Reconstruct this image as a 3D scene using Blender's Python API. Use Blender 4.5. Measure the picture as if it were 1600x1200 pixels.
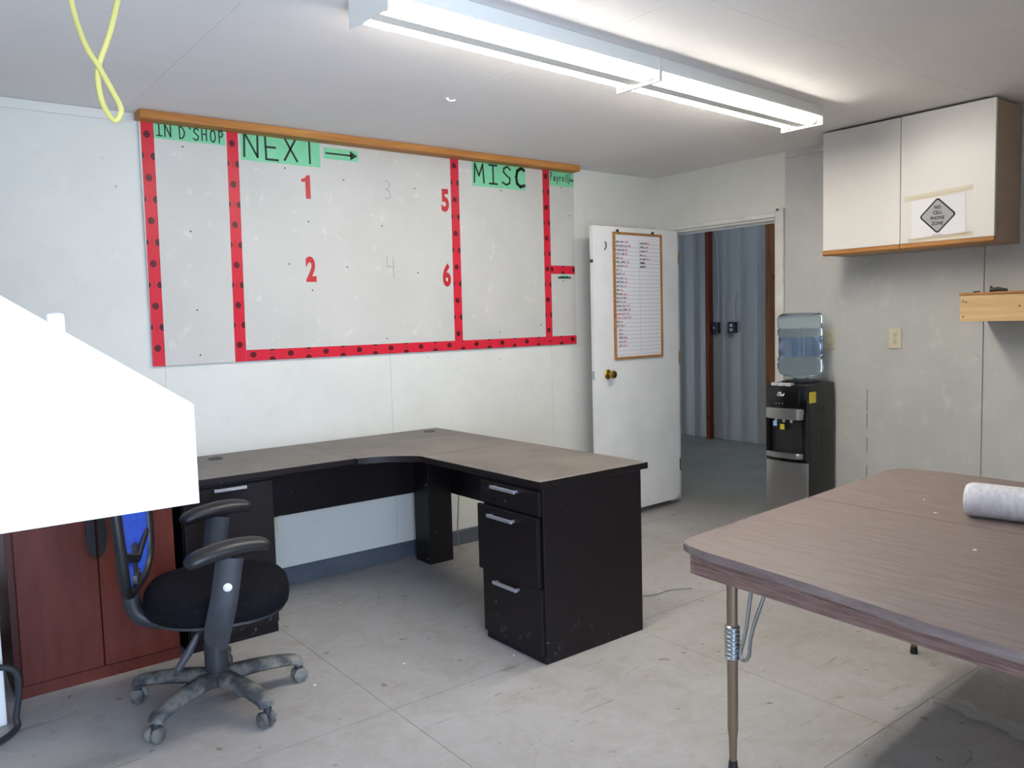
import bpy, bmesh, math, random
from mathutils import Vector, Matrix, Euler
random.seed(7)
for o in list(bpy.data.objects): bpy.data.objects.remove(o)
SC = bpy.context.scene
COL = SC.collection
PI = math.pi

# ------------------------------------------------------------------ camera
def make_camera():
    yaw, pitch, roll = math.radians(37.902), math.radians(-4.524), math.radians(-1.5675)
    fwd = Vector((math.sin(yaw)*math.cos(pitch), math.cos(yaw)*math.cos(pitch), math.sin(pitch)))
    right = Vector((math.cos(yaw), -math.sin(yaw), 0))
    up = right.cross(fwd)
    r2 = math.cos(roll)*right + math.sin(roll)*up
    u2 = -math.sin(roll)*right + math.cos(roll)*up
    cd = bpy.data.cameras.new('camera')
    cd.sensor_width = 36.0
    cd.lens = 1263.47*36.0/1600.0
    cd.clip_start = 0.02
    cam = bpy.data.objects.new('camera', cd)
    m = Matrix(((r2.x, u2.x, -fwd.x, 0), (r2.y, u2.y, -fwd.y, 0), (r2.z, u2.z, -fwd.z, 1.408), (0, 0, 0, 1)))
    cam.matrix_world = m
    COL.objects.link(cam)
    SC.camera = cam
make_camera()

# ------------------------------------------------------------------ world, exposure
W = bpy.data.worlds.new('sky'); SC.world = W; W.use_nodes = True
bg = W.node_tree.nodes['Background']
bg.inputs['Color'].default_value = (0.61, 0.74, 1.0, 1)
bg.inputs['Strength'].default_value = 10.4
WX0, WX1, WZ0, WZ1 = -0.80, 1.40, 0.06, 2.10       # the tall window in the rear wall; a portal only guides the sky sampling
pd = bpy.data.lights.new('sky_portal', 'AREA'); pd.shape = 'RECTANGLE'; pd.size = WX1-WX0; pd.size_y = WZ1-WZ0; pd.cycles.is_portal = True
po = bpy.data.objects.new('sky_portal', pd); po.location = ((WX0+WX1)/2, -0.705, (WZ0+WZ1)/2)
po.rotation_euler = (math.radians(90), 0, 0); COL.objects.link(po)
TUBE_STRENGTH = 45.0
SC.view_settings.view_transform = 'Standard'
SC.view_settings.look = 'None'
SC.view_settings.gamma = 1.0
SC.view_settings.exposure = 0.32
SC.view_settings.use_curve_mapping = False

# ------------------------------------------------------------------ helpers
def s2l(c):
    c /= 255.0
    return c/12.92 if c <= 0.04045 else ((c+0.055)/1.055)**2.4
def rgb(r, g, b): return (s2l(r), s2l(g), s2l(b), 1)

class NT:
    def __init__(s, name):
        s.m = bpy.data.materials.new(name); s.m.use_nodes = True
        s.t = s.m.node_tree; s.n = s.t.nodes; s.b = s.n['Principled BSDF']
    def node(s, typ, **kw):
        n = s.n.new(typ)
        for k, v in kw.items():
            if k in n.inputs.keys() if isinstance(k, str) else False: n.inputs[k].default_value = v
            else: setattr(n, k, v)
        return n
    def link(s, a, b): s.t.links.new(a, b)
    def coord(s, scale=(1, 1, 1), world=False):
        tc = s.n.new('ShaderNodeNewGeometry' if world else 'ShaderNodeTexCoord')
        mp = s.n.new('ShaderNodeMapping'); mp.inputs['Scale'].default_value = scale
        s.link(tc.outputs['Position' if world else 'Object'], mp.inputs['Vector'])
        return mp.outputs['Vector']
    def noise(s, vec, scale, detail=4, rough=0.6, dist=0.0):
        n = s.n.new('ShaderNodeTexNoise'); n.inputs['Scale'].default_value = scale
        n.inputs['Detail'].default_value = detail; n.inputs['Roughness'].default_value = rough
        n.inputs['Distortion'].default_value = dist
        s.link(vec, n.inputs['Vector']); return n.outputs['Fac']
    def ramp(s, fac, stops):
        r = s.n.new('ShaderNodeValToRGB'); cr = r.color_ramp
        while len(cr.elements) > 1: cr.elements.remove(cr.elements[-1])
        cr.elements[0].position = stops[0][0]; cr.elements[0].color = stops[0][1]
        for p, c in stops[1:]:
            e = cr.elements.new(p); e.color = c
        s.link(fac, r.inputs['Fac']); return r.outputs['Color']
    def mix(s, fac, a, b, mode='MIX'):
        n = s.n.new('ShaderNodeMix'); n.data_type = 'RGBA'; n.blend_type = mode
        for inp, v in ((n.inputs[0], fac), (n.inputs[6], a), (n.inputs[7], b)):
            if hasattr(v, 'is_linked'): s.link(v, inp)
            else: inp.default_value = v
        return n.outputs[2]
    def math(s, op, a, b=None, clamp=False):
        n = s.n.new('ShaderNodeMath'); n.operation = op; n.use_clamp = clamp
        for i, v in enumerate((a, b)):
            if v is None: continue
            if hasattr(v, 'is_linked'): s.link(v, n.inputs[i])
            else: n.inputs[i].default_value = v
        return n.outputs[0]
    def bump(s, h, strength, dist=0.01):
        b = s.n.new('ShaderNodeBump'); b.inputs['Strength'].default_value = strength; b.inputs['Distance'].default_value = dist
        s.link(h, b.inputs['Height']); s.link(b.outputs['Normal'], s.b.inputs['Normal'])
    def color(s, c):
        if hasattr(c, 'is_linked'): s.link(c, s.b.inputs['Base Color'])
        else: s.b.inputs['Base Color'].default_value = c
    def set(s, **kw):
        for k, v in kw.items(): s.b.inputs[k.replace('_', ' ')].default_value = v
        return s

MATS = {}
def mat(name, c, rough=0.5, metal=0.0, c2=None, scale=8.0, lo=0.35, hi=0.7, stretch=(1, 1, 1), bump=0.0, spec=0.5, world=False, detail=5):
    if name in MATS: return MATS[name]
    t = NT(name); t.set(Roughness=rough, Metallic=metal); t.b.inputs['Specular IOR Level'].default_value = spec
    if c2 is None: t.color(c)
    else:
        v = t.coord(stretch, world); f = t.noise(v, scale, detail)
        t.color(t.ramp(f, [(lo, c), (hi, c2)]))
        if bump: t.bump(f, bump)
    MATS[name] = t.m; return t.m

def wood(name, dark, light, axis=0, scale=3.0, rough=0.55, knots=True, ratio=14):
    t = NT(name); st = [ratio, ratio, ratio]; st[axis] = 1.0
    v = t.coord(tuple(st)); f = t.noise(v, scale, 6, 0.65, 0.6)
    v2 = t.coord((1, 1, 1)); big = t.noise(v2, 4.0, 2)
    col = t.ramp(f, [(0.3, dark), (0.68, light)])
    if knots:
        st2 = [9, 9, 9]; st2[axis] = 3.0
        vo = t.n.new('ShaderNodeTexVoronoi'); vo.inputs['Scale'].default_value = 1.3
        t.link(t.coord(tuple(st2)), vo.inputs['Vector'])
        k = t.ramp(vo.outputs['Distance'], [(0.05, (1, 1, 1, 1)), (0.16, (0, 0, 0, 1))])
        col = t.mix(k, col, (dark[0]*0.35, dark[1]*0.3, dark[2]*0.3, 1))
    m = t.mix(big, col, (0.8, 0.75, 0.7, 1), 'MULTIPLY')
    t.color(m); t.set(Roughness=rough); t.b.inputs['Specular IOR Level'].default_value = 0.25; t.bump(f, 0.08)
    return t.m

WM = {}
def world_of(o):
    m = o.matrix_basis.copy()
    p = o.parent
    while p: m = p.matrix_basis @ m; p = p.parent
    return m
def tag(o, label=None, cat=None, group=None, kind=None):
    if label: o['label'] = label
    if cat: o['category'] = cat
    if group: o['group'] = group
    if kind: o['kind'] = kind
    return o
def thing(name, label, cat, loc=(0, 0, 0), rz=0.0, group=None, kind=None):
    o = bpy.data.objects.new(name, None); o.location = loc; o.rotation_euler = (0, 0, rz); o.empty_display_size = 0.1
    COL.objects.link(o); tag(o, label, cat, group, kind); return o
def obj(name, bm, m, parent=None, smooth=None, local=False, origin=None, recalc=True, label=None):
    """link a bmesh as one mesh object. Coordinates are world unless local=True (then the parent's)."""
    if recalc: bmesh.ops.recalc_face_normals(bm, faces=bm.faces[:])
    pw = world_of(parent) if parent else Matrix.Identity(4)
    base = pw if (local and parent) else Matrix.Identity(4)
    if origin is None:
        if parent is None and not local:
            xs = [v.co for v in bm.verts]
            lo = Vector([min(v[i] for v in xs) for i in range(3)]); hi = Vector([max(v[i] for v in xs) for i in range(3)])
            origin = Matrix.Translation(((lo.x+hi.x)/2, (lo.y+hi.y)/2, lo.z))
        else: origin = pw
    bmesh.ops.transform(bm, matrix=origin.inverted() @ base, verts=bm.verts[:])
    me = bpy.data.meshes.new(name); bm.to_mesh(me); bm.free()
    if m is not None:
        if isinstance(m, (list, tuple)):
            for q in m: me.materials.append(q)
        else: me.materials.append(m)
    o = bpy.data.objects.new(name, me); COL.objects.link(o)
    if parent: o.parent = parent
    loc, rot, _ = (pw.inverted() @ origin).decompose()
    o.location = loc; o.rotation_euler = rot.to_euler()
    if smooth is not None:
        for p in me.polygons: p.use_smooth = True
        try: me.set_sharp_from_angle(angle=math.radians(smooth))
        except Exception: pass
    if label: o['label'] = label
    return o
def share(src, name, parent, M):
    """another object on the same mesh, placed by world matrix M"""
    o = bpy.data.objects.new(name, src.data); COL.objects.link(o)
    pw = world_of(parent) if parent else Matrix.Identity(4)
    if parent: o.parent = parent
    loc, rot, _ = (pw.inverted() @ M).decompose(); o.location = loc; o.rotation_euler = rot.to_euler(); return o

def box(x0, x1, y0, y1, z0, z1, bev=0.0, seg=2, bm=None):
    b = bm or bmesh.new()
    n0 = len(b.verts)
    vs = [b.verts.new((x, y, z)) for x in (x0, x1) for y in (y0, y1) for z in (z0, z1)]
    q = [(0, 1, 3, 2), (4, 6, 7, 5), (0, 4, 5, 1), (2, 3, 7, 6), (0, 2, 6, 4), (1, 5, 7, 3)]
    fs = [b.faces.new([vs[i] for i in f]) for f in q]
    if bev > 0:
        es = list({e for f in fs for e in f.edges})
        bmesh.ops.bevel(b, geom=es, offset=bev, segments=seg, affect='EDGES', profile=0.5)
    return b
def prism(pts, axis, a, b_, bm=None, bev=0.0, seg=2):
    """polygon pts in the plane normal to axis ('x':(y,z) 'y':(x,z) 'z':(x,y)), extruded from a to b_"""
    b = bm or bmesh.new()
    def P(p, t): return {'x': (t, p[0], p[1]), 'y': (p[0], t, p[1]), 'z': (p[0], p[1], t)}[axis]
    A = [b.verts.new(P(p, a)) for p in pts]; B = [b.verts.new(P(p, b_)) for p in pts]
    n = len(pts); fs = [b.faces.new(A), b.faces.new(B[::-1])]
    for i in range(n): fs.append(b.faces.new((A[i], B[i], B[(i+1) % n], A[(i+1) % n])))
    if bev > 0:
        es = list({e for f in fs[:2] for e in f.edges})
        bmesh.ops.bevel(b, geom=es, offset=bev, segments=seg, affect='EDGES')
    return b
def smooth_path(pts, n=6):
    pts = [Vector(p) for p in pts]; out = []
    for i in range(len(pts)-1):
        p0 = pts[max(i-1, 0)]; p1 = pts[i]; p2 = pts[i+1]; p3 = pts[min(i+2, len(pts)-1)]
        for k in range(n):
            t = k/n
            out.append(0.5*((2*p1)+(-p0+p2)*t+(2*p0-5*p1+4*p2-p3)*t*t+(-p0+3*p1-3*p2+p3)*t**3))
    out.append(pts[-1]); return out
def tube(pts, r, seg=10, bm=None, cap=True, flat=1.0, flatdir=None):
    """tube along a polyline; r number or list; flat<1 squashes it along flatdir"""
    b = bm or bmesh.new(); pts = [Vector(p) for p in pts]; n = len(pts)
    R = r if isinstance(r, (list, tuple)) else [r]*n
    rings = []; ref = None
    for i in range(n):
        t = (pts[min(i+1, n-1)]-pts[max(i-1, 0)]).normalized()
        if flatdir is not None: ref = Vector(flatdir)
        if ref is None: ref = Vector((0, 0, 1)) if abs(t.z) < 0.9 else Vector((1, 0, 0))
        a = (ref - t*ref.dot(t)).normalized(); c = t.cross(a)
        if flatdir is None: ref = a
        rings.append([b.verts.new(pts[i]+R[i]*(math.cos(2*PI*k/seg)*a*flat+math.sin(2*PI*k/seg)*c)) for k in range(seg)])
    for i in range(n-1):
        for k in range(seg): b.faces.new((rings[i][k], rings[i][(k+1) % seg], rings[i+1][(k+1) % seg], rings[i+1][k]))
    if cap: b.faces.new(rings[0][::-1]); b.faces.new(rings[-1])
    return b
def lathe(prof, c=(0, 0, 0), seg=32, bm=None, M=None, cap=True):
    """profile [(r,z)...] turned about z at c"""
    b = bm or bmesh.new(); rings = []; c = Vector(c)
    for r, z in prof:
        if r < 1e-6: rings.append([b.verts.new((0, 0, z))])
        else: rings.append([b.verts.new((r*math.cos(2*PI*k/seg), r*math.sin(2*PI*k/seg), z)) for k in range(seg)])
    for i in range(len(rings)-1):
        A, B = rings[i], rings[i+1]
        for k in range(seg):
            k2 = (k+1) % seg
            if len(A) == 1 and len(B) == 1: continue
            if len(A) == 1: b.faces.new((A[0], B[k], B[k2]))
            elif len(B) == 1: b.faces.new((A[k], A[k2], B[0]))
            else: b.faces.new((A[k], A[k2], B[k2], B[k]))
    if cap:
        if len(rings[0]) > 1: b.faces.new(rings[0][::-1])
        if len(rings[-1]) > 1: b.faces.new(rings[-1])
    X = Matrix.Translation(c)
    if M is not None: X = X @ M
    vs = [v for r in rings for v in r]
    bmesh.ops.transform(b, matrix=X, verts=vs); return b
def rrect(x0, x1, y0, y1, r, n=5):
    pts = []
    for cx, cy, a0 in ((x1-r, y1-r, 0), (x0+r, y1-r, 90), (x0+r, y0+r, 180), (x1-r, y0+r, 270)):
        for k in range(n+1):
            a = math.radians(a0+90*k/n); pts.append((cx+r*math.cos(a), cy+r*math.sin(a)))
    return pts

def frame_of(o, u, v):          # local x,y,z -> u,v,n at o
    u = Vector(u).normalized(); v = Vector(v).normalized(); n = u.cross(v)
    return Matrix(((u.x, v.x, n.x, o[0]), (u.y, v.y, n.y, o[1]), (u.z, v.z, n.z, o[2]), (0, 0, 0, 1)))
def BW(x, z, y): return frame_of((x, y, z), (1, 0, 0), (0, 0, 1))        # on a face that looks to -Y
def RW(y, z, x): return frame_of((x, y, z), (0, -1, 0), (0, 0, 1))       # on a face that looks to -X
def strokes(polys, w, h=0.0006, bm=None, M=None):
    """flat pen strokes: polylines [(u,v)...] in local xy, width w, raised by h"""
    b = bm or bmesh.new(); vs = []
    for pl in polys:
        for (x0, y0), (x1, y1) in zip(pl[:-1], pl[1:]):
            d = Vector((x1-x0, y1-y0)); L = d.length
            if L < 1e-6: continue
            d /= L; n = Vector((-d.y, d.x))*w/2; e = d*w*0.35
            q = [(x0-e.x+n.x, y0-e.y+n.y), (x0-e.x-n.x, y0-e.y-n.y), (x1+e.x-n.x, y1+e.y-n.y), (x1+e.x+n.x, y1+e.y+n.y)]
            f = [b.verts.new((a, c, h)) for a, c in q]; vs += f; b.faces.new(f)
    if M is not None: bmesh.ops.transform(b, matrix=M, verts=vs)
    return b
GL = {
 'I': [[(.5, 0), (.5, 1)], [(.1, 1), (.9, 1)], [(.1, 0), (.9, 0)]],
 'N': [[(0, 0), (.05, 1), (.85, .02), (.9, 1)]],
 'D': [[(.1, 0), (.1, 1), (.55, .92), (.85, .6), (.8, .3), (.5, .05), (.1, 0)]],
 "'": [[(.2, 1.05), (.45, .8)]],
 'S': [[(.9, .85), (.6, 1), (.25, .9), (.2, .68), (.5, .52), (.85, .36), (.8, .1), (.45, 0), (.05, .12)]],
 'H': [[(.1, 0), (.1, 1)], [(.8, 0), (.8, 1)], [(.1, .52), (.8, .52)]],
 'O': [[(.5, 1), (.2, .85), (.1, .5), (.2, .12), (.5, 0), (.78, .15), (.88, .5), (.78, .87), (.5, 1)]],
 'P': [[(.15, 0), (.15, 1), (.6, .97), (.75, .75), (.55, .52), (.15, .5)]],
 'E': [[(.85, 1), (.1, 1), (.12, 0), (.9, 0)], [(.12, .52), (.75, .52)]],
 'X': [[(.05, 1), (.9, 0)], [(.9, 1), (.05, 0)]],
 'T': [[(0, 1), (1, 1)], [(.5, 1), (.5, 0)]],
 'M': [[(0, 0), (.08, 1), (.45, .35), (.85, 1), (.95, 0)]],
 'C': [[(.9, .9), (.6, 1), (.25, .85), (.12, .5), (.2, .15), (.5, 0), (.9, .08)]],
 'a': [[(.7, .55), (.35, .55), (.15, .3), (.3, .05), (.6, .2), (.7, .55), (.75, .0)]],
 'y': [[(.15, .55), (.4, .1)], [(.8, .55), (.2, -.4)]],
 'r': [[(.2, 0), (.2, .55)], [(.2, .4), (.5, .58), (.75, .5)]],
 'o': [[(.45, .55), (.15, .35), (.2, .05), (.5, 0), (.75, .25), (.7, .5), (.45, .55)]],
 'l': [[(.4, 1), (.4, 0)]],
 '/': [[(.1, -.2), (.8, 1.1)]],
 'e': [[(.15, .3), (.7, .35), (.5, .58), (.2, .4), (.25, .05), (.75, .05)]],
 '3': [[(.1, .9), (.5, 1), (.8, .8), (.65, .58), (.35, .52), (.75, .42), (.85, .15), (.5, 0), (.15, .08)]],
 '4': [[(.1, 1), (.05, .5), (.75, .5)], [(.75, .95), (.75, 0)]],
 ' ': [],
}
def lettering(txt, x, y, h, wid, gap, w, bm=None, M=None, jitter=0.0, ups=None):
    polys = []; cx = x
    for i, ch in enumerate(txt):
        jy = random.uniform(-jitter, jitter)*h; sc = 1.0 if ups is None else ups[i]
        for pl in GL[ch]: polys.append([(cx+px*wid, y+jy+py*h*sc) for px, py in pl])
        cx += (wid*0.45 if ch in "'/l " else wid)+gap
    return strokes(polys, w, bm=bm, M=M)
def text_mesh(txt, size, M, xs=1.0, offset=0.0, extrude=0.0004, shear=0.0, align='CENTER'):
    cu = bpy.data.curves.new('txt', 'FONT'); cu.body = txt; cu.size = size; cu.align_x = align; cu.align_y = 'CENTER'
    cu.offset = offset; cu.extrude = extrude; cu.shear = shear; cu.resolution_u = 4
    o = bpy.data.objects.new('txt', cu); COL.objects.link(o)
    dg = bpy.context.evaluated_depsgraph_get(); me = bpy.data.meshes.new_from_object(o.evaluated_get(dg))
    b = bmesh.new(); b.from_mesh(me)
    bpy.data.objects.remove(o); bpy.data.curves.remove(cu); bpy.data.meshes.remove(me)
    bmesh.ops.transform(b, matrix=M @ Matrix.Diagonal((xs, 1, 1, 1)), verts=b.verts[:]); return b

# ------------------------------------------------------------------ materials
def paint_wall(name, base, dirt, amount=0.12, spots=True, rough=0.55):
    t = NT(name); v = t.coord((1, 1, 1), True)
    f = t.noise(v, 1.2, 5); g = t.noise(v, 9.0, 6, 0.7)
    c = t.mix(t.ramp(f, [(0.4, (0, 0, 0, 1)), (0.75, (amount*2, amount*2, amount*2, 1))]), base, dirt)
    c = t.mix(t.ramp(g, [(0.52, (0, 0, 0, 1)), (0.75, (amount, amount, amount, 1))]), c, dirt)
    if spots:
        k = t.noise(v, 22.0, 2, 0.5)
        c = t.mix(t.ramp(k, [(0.75, (0, 0, 0, 1)), (0.79, (0.5, 0.5, 0.5, 1))]), c, (dirt[0]*.4, dirt[1]*.4, dirt[2]*.4, 1))
    t.color(c); t.set(Roughness=rough); t.bump(t.noise(v, 60, 3), 0.06, 0.004); return t.m
M_WALL = paint_wall('white_wall_paint', rgb(224, 223, 215), rgb(196, 195, 187), 0.22)
M_CEIL = paint_wall('ceiling_paint', rgb(237, 233, 230), rgb(222, 218, 214), 0.2, False, 0.7)
def raw_drywall():
    t = NT('bare_drywall'); v = t.coord((1, 1, 1), True)
    f = t.noise(v, 2.2, 6, 0.65); g = t.noise(v, 11.0, 4, 0.6); k = t.noise(v, 30.0, 2, 0.4)
    c = t.ramp(f, [(0.35, rgb(190, 190, 187)), (0.62, rgb(202, 201, 197))])
    c = t.mix(t.ramp(g, [(0.58, (0, 0, 0, 1)), (0.70, (.5, .5, .5, 1))]), c, rgb(212, 210, 205))
    c = t.mix(t.ramp(k, [(0.77, (0, 0, 0, 1)), (0.80, (.6, .6, .6, 1))]), c, rgb(120, 118, 112))
    t.color(c); t.set(Roughness=0.6); t.bump(g, 0.08, 0.004); return t.m
M_DRY = raw_drywall()
def floor_mat():
    t = NT('worn_floor'); v = t.coord((1, 1, 1), True)
    f = t.noise(v, 0.9, 6, 0.6, 0.4); g = t.noise(v, 5.0, 8, 0.7, 1.0); k = t.noise(v, 26.0, 4, 0.65); s = t.noise(v, 14.0, 2, 0.5, 0.3)
    c = t.ramp(f, [(0.36, rgb(158, 154, 152)), (0.6, rgb(172, 170, 169))])
    c = t.mix(t.ramp(g, [(0.45, (0, 0, 0, 1)), (0.72, (.55, .55, .55, 1))]), c, rgb(146, 137, 126))
    c = t.mix(t.ramp(k, [(0.5, (0, 0, 0, 1)), (0.8, (.35, .35, .35, 1))]), c, rgb(188, 187, 186))
    c = t.mix(t.ramp(s, [(0.70, (0, 0, 0, 1)), (0.74, (.7, .7, .7, 1))]), c, rgb(116, 108, 98))
    mv = t.coord((1, 7, 1), True)
    sc = t.noise(mv, 4.0, 3, 0.6, 1.5)
    c = t.mix(t.ramp(sc, [(0.66, (0, 0, 0, 1)), (0.69, (.5, .5, .5, 1))]), c, rgb(122, 116, 110))
    t.color(c); t.set(Roughness=0.55); t.b.inputs['Specular IOR Level'].default_value = 0.4
    t.bump(g, 0.1, 0.006); return t.m
M_FLOOR = floor_mat()
M_HALLFLOOR = mat('hall_concrete', rgb(140, 142, 134), 0.5, c2=rgb(164, 163, 154), scale=2, world=True)
M_BASE = mat('slate_vinyl', rgb(78, 84, 94), 0.5, c2=rgb(92, 98, 106), scale=6, world=True)
M_TRIM = mat('white_trim_paint', rgb(225, 224, 218), 0.4, c2=rgb(208, 206, 198), scale=9, world=True)
M_DOOR = mat('white_door_paint', rgb(238, 238, 236), 0.4, c2=rgb(226, 226, 224), scale=3, world=True)
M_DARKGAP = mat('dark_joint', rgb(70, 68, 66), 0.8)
M_BRASS = mat('brass', rgb(178, 142, 70), 0.25, 1.0)
M_STEEL = mat('zinc_steel', rgb(190, 194, 198), 0.32, 1.0)
M_BRUSH = mat('brushed_steel', rgb(178, 178, 178), 0.34, 1.0, c2=rgb(160, 160, 160), scale=30, stretch=(1, 1, 30))
M_BLACKP = mat('black_plastic', rgb(28, 28, 31), 0.42)
M_GLOSSBLACK = mat('gloss_black_plastic', rgb(14, 14, 16), 0.15)
M_INK = mat('black_marker', rgb(28, 40, 34), 0.6)
M_PENCIL = mat('pencil', rgb(130, 130, 130), 0.7)
M_REDINK = mat('red_number_film', rgb(186, 24, 36), 0.4)
M_GREEN = mat('green_paper', rgb(130, 210, 162), 0.7, c2=rgb(122, 202, 154), scale=30)
M_SCREW = mat('dark_screw', rgb(80, 78, 74), 0.5, 0.6)
def board_mat():
    t = NT('board_face'); v = t.coord((1, 1, 1), True)
    f = t.noise(v, 2.0, 5); g = t.noise(v, 14.0, 4, .6)
    c = t.ramp(f, [(0.35, rgb(196, 194, 187)), (0.68, rgb(205, 202, 195))])
    c = t.mix(t.ramp(g, [(0.62, (0, 0, 0, 1)), (0.72, (.6, .6, .6, 1))]), c, rgb(220, 216, 207))
    t.color(c); t.set(Roughness=0.5); return t.m
M_BOARD = board_mat()
def tape_mat():
    t = NT('red_printed_tape'); tc = t.n.new('ShaderNodeTexCoord'); sx = t.n.new('ShaderNodeSeparateXYZ')
    t.link(tc.outputs['Object'], sx.inputs[0]); x, y = sx.outputs[0], sx.outputs[1]
    P = 0.205
    def cell(off): return t.math('SUBTRACT', t.math('MULTIPLY', t.math('FRACT', t.math('ADD', t.math('DIVIDE', y, P), off)), P), P/2)
    def disc(u0, off, rx, ry):
        dx = t.math('DIVIDE', t.math('SUBTRACT', x, u0), rx); dy = t.math('DIVIDE', cell(off), ry)
        d = t.math('ADD', t.math('MULTIPLY', dx, dx), t.math('MULTIPLY', dy, dy))
        return d
    d1 = disc(-0.003, 0.0, 0.0150, 0.0165); d2 = disc(0.025, 0.5, 0.0150, 0.0165); d3 = disc(-0.035, 0.5, 0.0150, 0.0165)
    m = t.math('LESS_THAN', t.math('MINIMUM', t.math('MINIMUM', d1, d2), d3), 1.0)
    ring = t.math('COMPARE', d1, 0.28); ring.node.inputs[2].default_value = 0.12
    ring2 = t.math('COMPARE', d2, 0.28); ring2.node.inputs[2].default_value = 0.12
    l1 = t.math('LESS_THAN', disc(-0.004, 0.5, 0.0012, 0.026), 1.0); l2 = t.math('LESS_THAN', disc(0.027, 0.0, 0.002, 0.026), 1.0)
    m = t.math('SUBTRACT', t.math('MAXIMUM', m, t.math('MULTIPLY', t.math('MAXIMUM', l1, l2), 0.6)), t.math('MULTIPLY', t.math('MAXIMUM', ring, ring2), 0.35), True)
    t.color(t.mix(m, rgb(206, 36, 56), rgb(46, 14, 22))); t.set(Roughness=0.36); t.b.inputs['Specular IOR Level'].default_value = 0.3
    t.bump(t.noise(t.coord((1, 1, 1)), 130, 3), 0.12, 0.002); return t.m
M_TAPE = tape_mat()
M_RAIL = wood('amber_lumber', rgb(168, 108, 52), rgb(206, 146, 80), 0, 2.5, 0.5, True)
M_PINE = wood('pale_pine', rgb(206, 166, 116), rgb(232, 202, 156), 1, 2.2, 0.6, True)
M_OAK = wood('oak_edge', rgb(150, 100, 50), rgb(190, 140, 84), 1, 3.0, 0.5, False)
M_STUD = wood('stud_lumber', rgb(120, 74, 44), rgb(160, 106, 64), 2, 2.0, 0.7, True)
M_STUDR = wood('red_stud_lumber', rgb(104, 52, 34), rgb(140, 74, 46), 2, 2.0, 0.7, True)
M_CHERRY = wood('cherry_laminate', rgb(88, 38, 31), rgb(110, 52, 41), 2, 2.2, 0.5, False, 7)
M_CHERRYD = wood('cherry_side', rgb(62, 26, 22), rgb(84, 36, 28), 2, 2.2, 0.4, False, 7)
def espresso(name, top=False):
    t = NT(name); v = t.coord((1, 1, 1), True)
    vs = t.coord((14, 1.2, 14) if not top else (2, 2, 2), True); f = t.noise(vs, 4, 5)
    if top:
        g = t.noise(v, 3.0, 7, .65, .5)
        c = t.ramp(g, [(0.3, rgb(88, 81, 77)), (0.65, rgb(114, 107, 102))])
        k = t.noise(v, 30, 3); c = t.mix(t.ramp(k, [(0.72, (0, 0, 0, 1)), (0.78, (.4, .4, .4, 1))]), c, rgb(138, 132, 127))
        t.set(Roughness=0.5)
    else:
        c = t.ramp(f, [(0.3, rgb(19, 14, 16)), (0.7, rgb(29, 22, 24))])
        z = t.n.new('ShaderNodeSeparateXYZ'); t.link(v, z.inputs[0])
        low = t.math('MULTIPLY', t.math('SUBTRACT', 0.17, z.outputs[2]), 7.0, True)
        sc = t.ramp(t.noise(v, 17, 5, .7, 1.2), [(0.61, (0, 0, 0, 1)), (0.68, (.85, .85, .85, 1))])
        w = t.math('MULTIPLY', low, sc)
        c = t.mix(w, c, rgb(134, 130, 132))
        dsp = t.ramp(t.noise(v, 24, 2, .4), [(0.76, (0, 0, 0, 1)), (0.78, (.5, .5, .5, 1))]); c = t.mix(dsp, c, rgb(110, 106, 108))
        t.set(Roughness=0.45); t.b.inputs['Specular IOR Level'].default_value = 0.3
    t.color(c); return t.m
M_ESP = espresso('espresso_laminate'); M_ESPTOP = espresso('dusty_espresso_top', True)
M_PULL = mat('satin_pull', rgb(196, 198, 206), 0.35, 0.7)
def table_mat():
    t = NT('walnut_laminate'); v = t.coord((3, 22, 22)); v2 = t.coord((1, 1, 1))
    f = t.noise(t.coord((9, 1.0, 9)), 5.0, 6, .7, .3); g = t.noise(v2, 2.2, 4); d = t.noise(t.coord((6, 1.5, 6)), 6.0, 3, .6)
    c = t.ramp(f, [(0.3, rgb(104, 88, 85)), (0.7, rgb(140, 125, 121))])
    c = t.mix(t.ramp(g, [(0.35, (0, 0, 0, 1)), (0.7, (.5, .5, .5, 1))]), c, rgb(126, 113, 107))
    c = t.mix(t.ramp(d, [(0.68, (0, 0, 0, 1)), (0.8, (.5, .5, .5, 1))]), c, rgb(92, 66, 60))
    t.color(c); t.set(Roughness=0.42); return t.m
M_TABLE = table_mat()
M_TAPRON = wood('table_apron_laminate', rgb(104, 78, 74), rgb(164, 136, 128), 1, 5.0, 0.45, False, 26)
M_BRONZE = mat('bronze_leg_enamel', rgb(146, 126, 104), 0.35, 0.6)
M_CABWHITE = mat('white_laminate', rgb(226, 222, 216), 0.35, c2=rgb(220, 216, 211), scale=2, world=True)
M_CABSIDE = mat('tan_cabinet_side', rgb(168, 146, 126), 0.5, c2=rgb(160, 138, 118), scale=5, world=True)
M_PLATE = mat('almond_plate', rgb(214, 206, 178), 0.4)
M_CORD = mat('yellow_cord', rgb(206, 196, 112), 0.5)
M_FIX = mat('fixture_enamel', rgb(238, 236, 228), 0.35)
M_SEAT = mat('black_fabric', rgb(18, 17, 21), 0.95, c2=rgb(25, 24, 29), scale=60, spec=0.1)
M_CHAIRP = mat('grey_black_plastic', rgb(44, 46, 52), 0.45, c2=rgb(58, 60, 66), scale=10)
M_DUSTP = mat('dusty_plastic', rgb(58, 62, 66), 0.7, c2=rgb(128, 126, 120), scale=11, lo=0.42, hi=0.62)
M_BLUE = mat('blue_mesh_fabric', rgb(34, 74, 196), 0.75, c2=rgb(48, 96, 222), scale=40)
M_WHITEMETAL = mat('white_enamel', rgb(240, 240, 238), 0.5)
M_PAPER = mat('white_paper', rgb(232, 231, 234), 0.6)
M_GREY = mat('grey_print', rgb(168, 168, 170), 0.6)
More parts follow.
